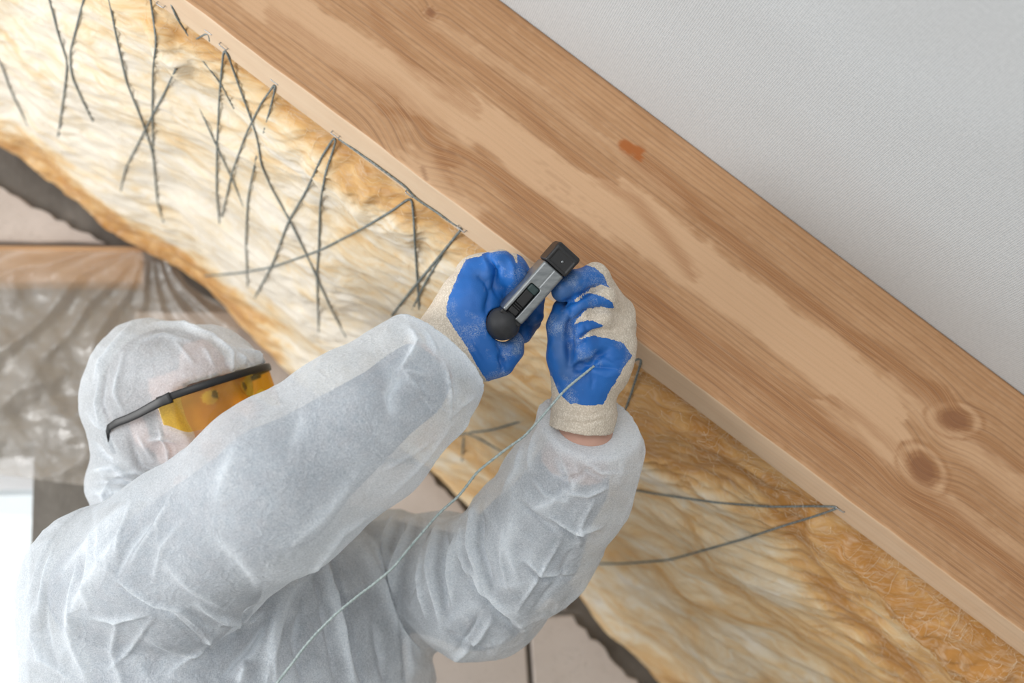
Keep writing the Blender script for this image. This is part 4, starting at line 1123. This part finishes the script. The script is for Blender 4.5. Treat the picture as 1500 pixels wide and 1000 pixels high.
gun_part('nose_cap', lambda q: np.maximum(smin(rbox(q, (30.5, -14, -40), (51, 13.6, 1.2), 2.0), rbox(q, (47, -14, -34), (54, 13.6, -1), 2.5), 0.003), -rbox(q, (33, -10.5, 0.6), (47, 10.5, 4), 0.4)),
         (30, -15, -41), (55, 15, 2), 0.0008, black_mat, lab='black nose end')
gun_part('lever', lambda q: np.maximum(rbox(q, (-31, -7.8, -22), (-2, 3.3, -3.2), 1.6), -np.minimum.reduce([rbox(q, (x_, -9, -4.2), (x_ + 0.9, 5, 0), 0.1) for x_ in (-25, -22.5, -20)])),
         (-32, -8, -23), (-1, 4, -3), 0.0008, black_mat, parent=body_p)
gun_part('lever_lock', lambda q: rbox(q, (-3.2, -8.1, -10), (5.0, 3.6, -0.7), 2.2), (-4, -9, -11), (6, 4, 0), 0.0008, green_mat, parent=body_p)
gun_part('collar', lambda q: rbox(q, (-37, -12.6, -30), (-32.6, 12.6, -2.5), 1.5), (-38, -13, -31), (-32, 13, -2), 0.0008, black_mat)
gun_part('rubber_end', lambda q: smin(ellip(q, np.array([-44, 0.0, -14.0]) * mm, np.eye(3), np.array([17, 16.0, 16.0]) * mm), rbox(q, (-50, -14.5, -28), (-36, 14.5, -6), 7), 0.006),
         (-63, -18, -34), (-34, 18, 4), 0.0011, rubber_mat, lab='black rubber butt of the grip')
gun_part('squeeze_handle', lambda q: smin(cone(q, np.array([30, 0, -46.]) * mm, np.array([-20, 0, -62.]) * mm, 0.007, 0.009), cone(q, np.array([-20, 0, -62.]) * mm, np.array([-60, 0, -58.]) * mm, 0.009, 0.008), 0.01),
         (-70, -11, -74), (40, 11, -36), 0.0016, rubber_mat)
for ny_ in (-5.5, 5.0):
    gun_part('rivet', lambda q, ny_=ny_: ellip(q, np.array([40, ny_ * 0.2, 0.7]) * mm, np.eye(3), np.array([1.3, 1.3, 0.7]) * mm), (38, -3, -1), (42, 3, 2), 0.0004, steel_mat) if ny_ > 0 else None

# ================================================================== safety glasses
t = NT('yellow_lens')
trn = t.n('ShaderNodeBsdfTransparent', inp={0: (0.93, 0.62, 0.05, 1)}).outputs[0]
dfl = t.n('ShaderNodeBsdfDiffuse', inp={0: (0.80, 0.62, 0.06, 1)}).outputs[0]
gls = t.n('ShaderNodeBsdfGlossy', inp={0: (1, 1, 1, 1), 'Roughness': 0.05}).outputs[0]
dn_ = t.maprange(t.noise(t.obj(), 30), 0.2, 0.8, 0.05, 0.10)
lens_mat = t.done(t.n('ShaderNodeMixShader', inp={0: 0.05, 1: t.n('ShaderNodeMixShader', inp={0: dn_, 1: trn, 2: dfl}).outputs[0], 2: gls}).outputs[0])
def hp(a, u, s): return HC + np.asarray(a)[..., None] * HA + np.asarray(u)[..., None] * HU + np.asarray(s)[..., None] * HS
gls_root = empty('safety_glasses', tuple(HC)); gls_root.parent = person
gls_root['label'] = 'yellow safety glasses with black temples worn over the hood'
def g_child(o): 
    o.parent = gls_root; o.matrix_parent_inverse = gls_root.matrix_basis.inverted(); return o
ph2 = np.radians(np.linspace(-86, 86, 60))[:, None]; uu = np.linspace(0, 1, 14)[None, :]
ph2 = ph2 * 0.93
notch = np.exp(-(np.degrees(ph2) / 14) ** 2)
bot = -0.036 + 0.020 * notch - 0.004 * np.exp(-((np.abs(np.degrees(ph2)) - 40) / 20) ** 2) + 0.016 * smooth(62, 82, np.abs(np.degrees(ph2)))
u_ = 0.004 + (bot - 0.004) * uu
Vl = []
for off in (0.0, 0.0022):
    a = 0.026 + (0.086 + off) * np.cos(ph2) - 0.12 * (u_ ** 2) * 30 * 0.1 + 0.0 * uu
    s_ = (0.084 + off) * np.sin(ph2) + 0 * uu
    Vl.append(hp(a, u_ + 0 * ph2, s_).reshape(-1, 3))
gf = grid_faces(60, 14)
lens = mesh_from('lens', Vl[1], gf, lens_mat, True)
g_child(lens)
def bar(name, pts, w, h_, up, mat):
    """a flat bar along a path, with an oval section w thick, h_ high"""
    pts = np.asarray(pts); n = len(pts); k = 12
    T = np.gradient(pts, axis=0); T /= np.linalg.norm(T, axis=1)[:, None]
    Bn = np.cross(T, up); Bn /= np.linalg.norm(Bn, axis=1)[:, None]; Un = np.cross(Bn, T)
    an = np.linspace(0, 2 * np.pi, k, endpoint=False)
    ca, sa = np.sign(np.cos(an)) * np.abs(np.cos(an)) ** 0.6, np.sign(np.sin(an)) * np.abs(np.sin(an)) ** 0.6
    w = np.broadcast_to(w, n); h_ = np.broadcast_to(h_, n)
    V = pts[:, None] + Bn[:, None] * (ca[None, :, None] * w[:, None, None]) + Un[:, None] * (sa[None, :, None] * h_[:, None, None])
    F = [tuple(q) for q in grid_faces(n, k, True)] + [tuple(range(k)), tuple(range(n * k - 1, (n - 1) * k - 1, -1))]
    return mesh_from(name, V.reshape(-1, 3), F, mat, True)
phb = np.radians(np.linspace(-80, 80, 50))
g_child(bar('brow_bar', hp(0.028 + 0.088 * np.cos(phb), 0.006 + 0 * phb, 0.085 * np.sin(phb)), 0.0022, 0.0042, HU, black_mat))
for sg in (1, -1):
    aa = np.array([0.060, 0.046, 0.030, 0.014, -0.003, -0.018, -0.031, -0.039, -0.044, -0.047]); 
    uz = np.array([0.005, 0.004, 0.002, 0.0, -0.001, -0.001, -0.003, -0.008, -0.018, -0.032])
    sz = np.array([0.0810, 0.0845, 0.0860, 0.0865, 0.0865, 0.0865, 0.0855, 0.0825, 0.0785, 0.074])
    ti = np.linspace(0, 9, 40)
    aa, uz, sz = [np.interp(ti, np.arange(10), x) for x in (aa, uz, sz)]
    hgt_ = np.interp(ti, [0, 1, 3, 5, 7, 9], [0.0062, 0.0052, 0.0046, 0.0044, 0.0032, 0.0018])
    g_child(bar('temple', hp(aa, uz, sg * sz), 0.0018, hgt_, HU + 0.2 * HA, black_mat))
# ================================================================== twine and staples on the wool
def wool_n_at(s, y):
    fs_ = (s - S0) / (S1 - S0) * (wns - 1); y0 = wy_[0, 0]; y1 = wy_[0, -1]
    fy = (y - y0) / (y1 - y0) * (wny - 1)
    i = np.clip(fs_.astype(int), 0, wns - 2); j = np.clip(fy.astype(int), 0, wny - 2)
    a = np.clip(fs_ - i, 0, 1); b = np.clip(fy - j, 0, 1)
    return wn[i, j] * (1 - a) * (1 - b) + wn[i + 1, j] * a * (1 - b) + wn[i, j + 1] * (1 - a) * b + wn[i + 1, j + 1] * a * b
BASE = RP(0, 0, 0)
def f_under(p):
    r = p - BASE; s = r @ DD; n = r @ NN; y = p[..., 1]
    nw = np.where(y < DR + RTH + 0.002, HB, wool_n_at(s, y))
    return np.where(y < DR, 0.05, (nw - n) * 0.55)
t = NT('grey_twine'); o_ = t.obj()
tcn = t.noise(o_, 420, 3)
twine_mat = t.done(t.bsdf(t.mix(t.maprange(tcn, 0.35, 0.7), (0.10, 0.12, 0.12), (0.27, 0.305, 0.30)), 0.75, t.bump(t.noise(o_, 1500, 2), 0.3, 0.0006)))
twine_light = t = NT('pale_twine'); o_ = t.obj()
tcn = t.noise(o_, 420, 3)
pale_twine_mat = t.done(t.bsdf(t.mix(t.maprange(tcn, 0.35, 0.7), (0.26, 0.32, 0.32), (0.46, 0.53, 0.52)), 0.7, t.bump(t.noise(o_, 1500, 2), 0.3, 0.0006)))
def resample(pts, step):
    pts = np.asarray(pts, float)
    L = np.concatenate([[0], np.cumsum(np.linalg.norm(np.diff(pts, axis=0), axis=1))])
    n = max(3, int(L[-1] / step) + 1)
    q = np.linspace(0, L[-1], n)
    return np.stack([np.interp(q, L, pts[:, k]) for k in range(pts.shape[1])], -1)
def soften(x, it):
    for _ in range(it):
        y = x.copy(); y[1:-1] = 0.25 * x[:-2] + 0.5 * x[1:-1] + 0.25 * x[2:]; x = y
    return x
def cord(W3, r, twist=0.0085):
    """two-ply twisted cord along world points"""
    n = len(W3); k = 10
    T = np.gradient(W3, axis=0); T /= np.linalg.norm(T, axis=1)[:, None] + 1e-12
    up = np.array([0.3, -0.8, 0.5]); A = np.cross(T, up); A /= np.linalg.norm(A, axis=1)[:, None]; B = np.cross(T, A)
    L = np.concatenate([[0], np.cumsum(np.linalg.norm(np.diff(W3, axis=0), axis=1))])
    an = np.linspace(0, 2 * np.pi, k, endpoint=False)[None, :]
    rr = r * (0.80 + 0.32 * np.abs(np.cos(an - (L / twist * 2 * np.pi)[:, None])))
    V = W3[:, None] + A[:, None] * (np.cos(an) * rr)[..., None] + B[:, None] * (np.sin(an) * rr)[..., None]
    return V.reshape(-1, 3), grid_faces(n, k, True)
def twine(paths, label, r=0.0012, group=None, mat=None):
    VV, FF, b = [], [], 0
    for pts in paths:
        q = resample(soften(resample(pts, 6), 3), 1.6)
        px, py = q[:, 0], q[:, 1]
        z = march(f_under, px, py, 1.30, 2.6)
        ok = ~np.isnan(z)
        if ok.sum() < 3: continue
        z = np.interp(np.arange(len(z)), np.arange(len(z))[ok], z[ok])
        zs = soften(z, 40)
        for _ in range(3): zs = np.minimum(zs, soften(np.minimum(zs, z + 0.001), 4))
        zs = zs - 0.0016
        kk = np.arange(len(zs)); zs = zs + 0.0042 * (1 - smooth(0, 22, np.minimum(kk, len(zs) - 1 - kk))) + 0.0016 * np.clip(noise3(np.stack([px / 34, py / 34, 0 * px], -1), 21), 0, 1) * 2
        V, F = cord(P(px, py, zs), r)
        VV.append(V); FF.append(F + b); b += len(V)
    o = mesh_from('twine', np.concatenate(VV), np.concatenate(FF), mat or twine_mat, True)
    return tag(o, label, 'twine', 'twine stapled across the glass wool')
twine([[(71, -6), (85, 48), (99, 92), (95, 130), (85, 200)], ], 'faint grey twine, left strand of the crossing nearest the upper left corner', 0.0013)
twine([[(124, -6), (112, 40), (102, 80), (105, 112), (120, 145), (136, 177)]], 'faint grey twine slanting left from the top edge to cross its left neighbour', 0.0013)
twine([[(-8, 70), (6, 105), (17, 136), (41, 184)]], 'short faint twine at the left border on the pale wool', 0.0013)
twine([[(159, -6), (170, 51), (185, 119), (211, 184), (224, 224), (231, 299), (240, 325)]], 'grey twine running from the top edge down past the lower edge of the wool', 0.0013)
twine([[(220, -6), (229, 61), (224, 102), (223, 170), (225, 230)]], 'upright grey twine just left of the upper end of the rafter', 0.0012)
twine([[(258, 100), (240, 138), (221, 173), (205, 205), (183, 248), (177, 280)]], 'grey twine slanting down left, crossing two strands on the pale wool', 0.0012)
twine([[(246, -6), (258, 25), (280, 58)]], 'short dark taut twine beside the upper end of the rafter', 0.0011)
twine([[(288, 57), (298, 51), (307, 45), (307, 60)]], 'small twine knot under the topmost staple of the rafter', 0.0010)
twine([[(322, 330), (317, 280), (318, 210), (322, 130), (328, 69), (334, 80), (348, 120), (370, 180), (378, 207), (382, 240), (400, 280), (424, 322), (455, 385), (470, 420), (490, 462), (508, 495)]], 'steep twine V from the second staple, right leg reaching far down', 0.0012)
twine([[(289, 150), (305, 187), (319, 217), (340, 262), (357, 303)]], 'thin twine slanting down right through the steep V below the second staple', 0.0010)
twine([[(296, 88), (310, 105), (323, 122), (343, 160)]], 'short thin twine slanting across the V under the second staple', 0.0009)
twine([[(325, 318), (340, 252), (360, 197), (384, 148), (394, 136), (404, 119), (402, 136), (386, 195)]], 'loose twine loop hanging left from the third staple', 0.0011)
twine([[(376, 228), (363, 289), (360, 355), (363, 420)]], 'upright twine hanging from the long slanting strand in mid wool', 0.0011)
twine([[(373, 436), (399, 388), (422, 325), (449, 279), (472, 228), (492, 197), (493, 205), (477, 252), (469, 298), (467, 364), (464, 401), (467, 485)]], 'twine forming an open loop from the staple at the middle of the wool edge', 0.0013)
twine([[(496, 203), (540, 234), (600, 278), (603, 287), (640, 311), (664, 328), (676, 334)]], 'dark twine drawn tight along the lower edge of the rafter', 0.0012)
twine([[(300, 404), (350, 400), (400, 391), (470, 366), (530, 335), (575, 308), (603, 287), (606, 320), (608, 360), (611, 405), (615, 465)]], 'long twine sweeping left from the staple above the raised sleeve, with one leg hanging straight', 0.0013)
twine([[(574, 462), (600, 428), (640, 380), (660, 355), (677, 334)]], 'thick doubled twine slanting from the last staple before the gloves', 0.0015)
twine([[(649, 372), (636, 392), (622, 415), (603, 455)]], 'short doubled strand beside the twine nearest the gloved hand', 0.0013)
twine([[(672, 637), (682, 634), (720, 630), (766, 616)], [(682, 634), (694, 638), (715, 650), (738, 662)], [(680, 634), (678, 655), (677, 675)]], 'forked twine on the wool between the two sleeves', 0.0013)
twine([[(914, 606), (926, 572), (936, 540), (942, 521), (934, 525), (922, 532)]], 'short twine hanging from the staple right of the fist', 0.0013)
twine([[(905, 713), (960, 723), (1050, 736), (1130, 742), (1190, 741), (1232, 742), (1222, 746), (1190, 757), (1150, 769), (1090, 789), (1030, 806), (980, 820), (920, 825), (850, 826)]], 'twine forming a wide V from the lone staple at the right', 0.0012)

staple_mat = plain('galvanised_steel', (0.42, 0.43, 0.44), 0.35, 300, 0.15, 0.05, 0.0004, Metallic=0.9)
def tube(pts, r, k=8):
    pts = np.asarray(pts); V, F = cord(pts, r, 1e9)
    return V, F
for i, (x, y, dx, dy, lab) in enumerate([
        (236, 6, 8, 5, 'at the top edge of the picture'), (307, 45, 6, 3, 'holding the small knot'), (328, 67, 6, 5, 'at the peak of the steep twine V'),
        (404, 118, 6, 5, 'holding the loose loop'), (492, 196, 7, 5, 'where the taut edge twine begins'), (601, 283, 9, 7, 'in the middle of the taut edge twine'),
        (677, 334, 7, 5, 'nearest the raised gloves'), (942, 520, 5, 7, 'just right of the fist'), (1232, 744, 11, 4, 'alone at the right')]):
    pa, pb = [p for p in P(np.array([x - dx, x + dx], float), np.array([y - dy, y + dy], float), march(f_under, np.array([x - dx, x + dx], float), np.array([y - dy, y + dy], float), 1.3, 2.2))]
    c_ = P(np.array([x], float), np.array([y], float), march(f_under, np.array([x], float), np.array([y], float), 1.3, 2.2))[0]
    ax_ = pb - pa; ax_ = ax_ - NN * (ax_ @ NN); ax_ /= np.linalg.norm(ax_)
    hw = 0.0050; up_ = NN
    path = [c_ - ax_ * hw + up_ * 0.006, c_ - ax_ * hw - up_ * 0.0018, c_ - ax_ * (hw - 0.0008) - up_ * 0.0026, c_ + ax_ * (hw - 0.0008) - up_ * 0.0026, c_ + ax_ * hw - up_ * 0.0018, c_ + ax_ * hw + up_ * 0.006]
    V, F = tube(resample(path, 0.0006), 0.0007)
    o = mesh_from('staple', V, F, staple_mat, True)
    tag(o, 'small steel staple in the rafter edge, ' + lab, 'staple', 'staples along the rafter')

# loose end of the twine, from the fist down in front of the suit
q = resample(soften(resample([(870, 536, 1.356), (850, 551, 1.350), (830, 568, 1.345), (800, 602, 1.34), (770, 639, 1.335), (735, 662, 1.33), (700, 690, 1.325), (670, 727, 1.32), (645, 750, 1.315), (610, 790, 1.31), (580, 828, 1.30), (540, 860, 1.295), (490, 900, 1.285), (440, 955, 1.27), (400, 1008, 1.26), (360, 1090, 1.25)], 5), 4), 1.5)
wob_ = 0.8 * np.sin(np.arange(len(q)) / 22.0) + 0.6 * np.sin(np.arange(len(q)) / 9.0)
W3 = P(q[:, 0] + wob_, q[:, 1], q[:, 2])
e_ = W3[-1]; d_ = (W3[-1] - W3[-12]); d_ /= np.linalg.norm(d_)
drop = [e_ + d_ * 0.04 + np.array([0, 0, -0.02]), e_ + d_ * 0.07 + np.array([0, 0, -0.12])] + [np.array([e_[0] + d_[0] * 0.08 + 0.01 * math.sin(z_ * 5), e_[1] + d_[1] * 0.08, z_]) for z_ in np.arange(e_[2] - 0.30, 0.05, -0.08)]
b_ = drop[-1] * np.array([1, 1, 0])
drop += [b_ + np.array([0.05 * math.cos(a) * (1 + 0.15 * a) - 0.05, -0.05 * math.sin(a) * (1 + 0.15 * a), 0.0035]) for a in np.linspace(0.2, 9, 30)]      # spare coil on the floor
W3 = np.concatenate([W3, soften(resample(np.concatenate([[e_], drop]), 0.004), 12)[1:]])
V, F = cord(W3, 0.00125, 0.010)
tag(mesh_from('twine', V, F, pale_twine_mat, True), 'loose pale twine pulled from the fist down across the front of the coverall', 'twine')

# ================================================================== plank and dust sheet by the window
t = NT('rough_plank'); o_ = t.obj()
gp = t.noise(t.vmul(o_, (3, 60, 60)), 1.0, 4)
plank_mat = t.done(t.bsdf(t.ramp(gp, [(0.3, (0.40, 0.22, 0.10)), (0.7, (0.60, 0.38, 0.21))]), 0.7, t.bump(gp, 0.3, 0.002)))
a0 = on_y(np.array([-640., 211.]), np.array([364., 361.]), WALL - 0.035); a1 = on_y(np.array([100.]), np.array([414.]), WALL - 0.035)[0]
bm = bmesh.new()
bmesh.ops.create_cube(bm, size=1.0)
x0, x1, z1, z0 = a0[0][0], a0[1][0], a0[1][2], a1[2]
for v in bm.verts:
    v.co = Vector((x0 + (v.co.x + 0.5) * (x1 - x0), WALL - 0.035 + (v.co.y + 0.5) * 0.034, z0 + (v.co.z + 0.5) * (z1 - z0)))
bmesh.ops.bevel(bm, geom=bm.edges[:], offset=0.002, segments=2, affect='EDGES')
me = bpy.data.meshes.new('plank'); bm.to_mesh(me); bm.free(); me.materials.append(plank_mat)
o = bpy.data.objects.new('plank', me); COL.objects.link(o)
tag(o, 'short wooden plank fixed across the wall above the window, under the plastic sheet', 'plank')

t = NT('clear_plastic_film'); o_ = t.obj()
trn = t.n('ShaderNodeBsdfTransparent', inp={0: (0.97, 0.97, 0.97, 1)}).outputs[0]
dfl = t.n('ShaderNodeBsdfDiffuse', inp={0: (0.72, 0.65, 0.57, 1)}).outputs[0]
trl_ = t.n('ShaderNodeBsdfTranslucent', inp={0: (0.74, 0.68, 0.60, 1)}).outputs[0]
fbp = t.bump(t.noise(o_, 40, 4, 0.6, 1.0), 0.6, 0.01)
gls = t.n('ShaderNodeBsdfGlossy', inp={0: (1, 1, 1, 1), 'Roughness': 0.28, 'Normal': fbp}).outputs[0]
hz_ = t.maprange(t.noise(o_, 9, 4), 0.3, 0.75, 0.26, 0.46)
ds_ = t.n('ShaderNodeMixShader', inp={0: 0.4, 1: dfl, 2: trl_}).outputs[0]
film_mat = t.done(t.n('ShaderNodeMixShader', inp={0: 0.09, 1: t.n('ShaderNodeMixShader', inp={0: hz_, 1: trn, 2: ds_}).outputs[0], 2: gls}).outputs[0])
nu, nv = 230, 150
uu = np.linspace(0, 1, nu)[:, None]; vv_ = np.linspace(0, 1, nv)[None, :]
xl = -620 + 0 * vv_; xr = 214 + 140 * np.clip(vv_ * 3.2, 0, 1) ** 0.9 + 8 * np.sin(vv_ * 30)
px = xl + (xr - xl) * uu; py = 358 + (702 - 358) * vv_ + 10 * uu * (1 - vv_) + 14 * np.sin(uu * 9) * vv_
ang = np.arctan2(py - 350, 222 - px)                 # pleats fan out from the plank's corner
rad = np.hypot(py - 350, px - 222) / 100
pl_ = np.abs(np.sin(ang * 11 + 0.6 * np.sin(rad * 2) + 2 * noise3(np.stack([px / 90, py / 90, 0 * px], -1), 3))) 
yw = WALL - 0.042 - 0.020 * (1 - pl_) * np.clip(rad * 0.8, 0, 1) * np.exp(-rad * 0.12) - 0.010 * fbm(np.stack([px / 60, py / 60, 0 * px], -1), 3, 12) * np.clip(vv_ * 4, 0, 1) - 0.012 * vv_ - 0.004
V = on_y(px, py, yw)
fm = mesh_from('dust_sheet', V.reshape(-1, 3), grid_faces(nu, nv), film_mat, True)
tag(fm, 'clear crumpled plastic dust sheet hanging in pleats over the plank and window', 'plastic sheet')
# ================================================================== loose glass fibres on the batt (too many to count)
t = NT('glass_fibre'); o_ = t.obj()
fib_mat = t.done(t.bsdf(t.mix(t.noise(o_, 12, 2), (0.86, 0.66, 0.38), (0.95, 0.88, 0.74)), 0.5))
rf = np.random.RandomState(5)
NF, K = 5200, 9
s_f = rf.uniform(-0.95, 0.95, NF); y_f = DR + RTH + 0.004 + (rf.uniform(0, 1, NF) ** 1.6) * 0.60
L_f = rf.uniform(0.006, 0.030, NF); a_f = np.radians(-20) + rf.normal(0, 0.75, NF); cv = rf.normal(0, 45, NF); lift = rf.uniform(0.0004, 0.0040, NF)
tt = np.linspace(0, 1, K)[None, :]
th_ = a_f[:, None] + cv[:, None] * L_f[:, None] * tt + 0.5 * np.sin(tt * 9 + a_f[:, None] * 7)
st_ = L_f[:, None] / K
ss_ = s_f[:, None] + np.cumsum(np.cos(th_) * st_, 1); yy_ = y_f[:, None] + np.cumsum(np.sin(th_) * st_, 1)
yy_ = np.clip(yy_, DR + RTH + 0.003, WALL - 0.02)
nn_ = wool_n_at(ss_, yy_) - 0.0004 - lift[:, None] * np.sin(tt * np.pi * rf.uniform(0.6, 1.2, NF)[:, None])
C3 = RP(ss_, yy_, nn_)
T3 = np.gradient(C3, axis=1); T3 /= np.linalg.norm(T3, axis=2)[..., None] + 1e-9
A3 = np.cross(T3, NN); A3 /= np.linalg.norm(A3, axis=2)[..., None] + 1e-9; B3 = np.cross(T3, A3)
rr_ = (rf.uniform(0.00012, 0.00026, NF)[:, None] * (1 - 0.6 * tt))[..., None]
VF = np.stack([C3 + A3 * rr_, C3 - 0.5 * A3 * rr_ + 0.87 * B3 * rr_, C3 - 0.5 * A3 * rr_ - 0.87 * B3 * rr_], 2)      # NF,K,3,3
gi = grid_faces(K, 3, True)
FF_ = (gi[None] + (np.arange(NF) * K * 3)[:, None, None]).reshape(-1, 4)
fb = mesh_from('loose_fibres', VF.reshape(-1, 3), FF_, fib_mat, True, parent=wool)
fb['kind'] = 'stuff'
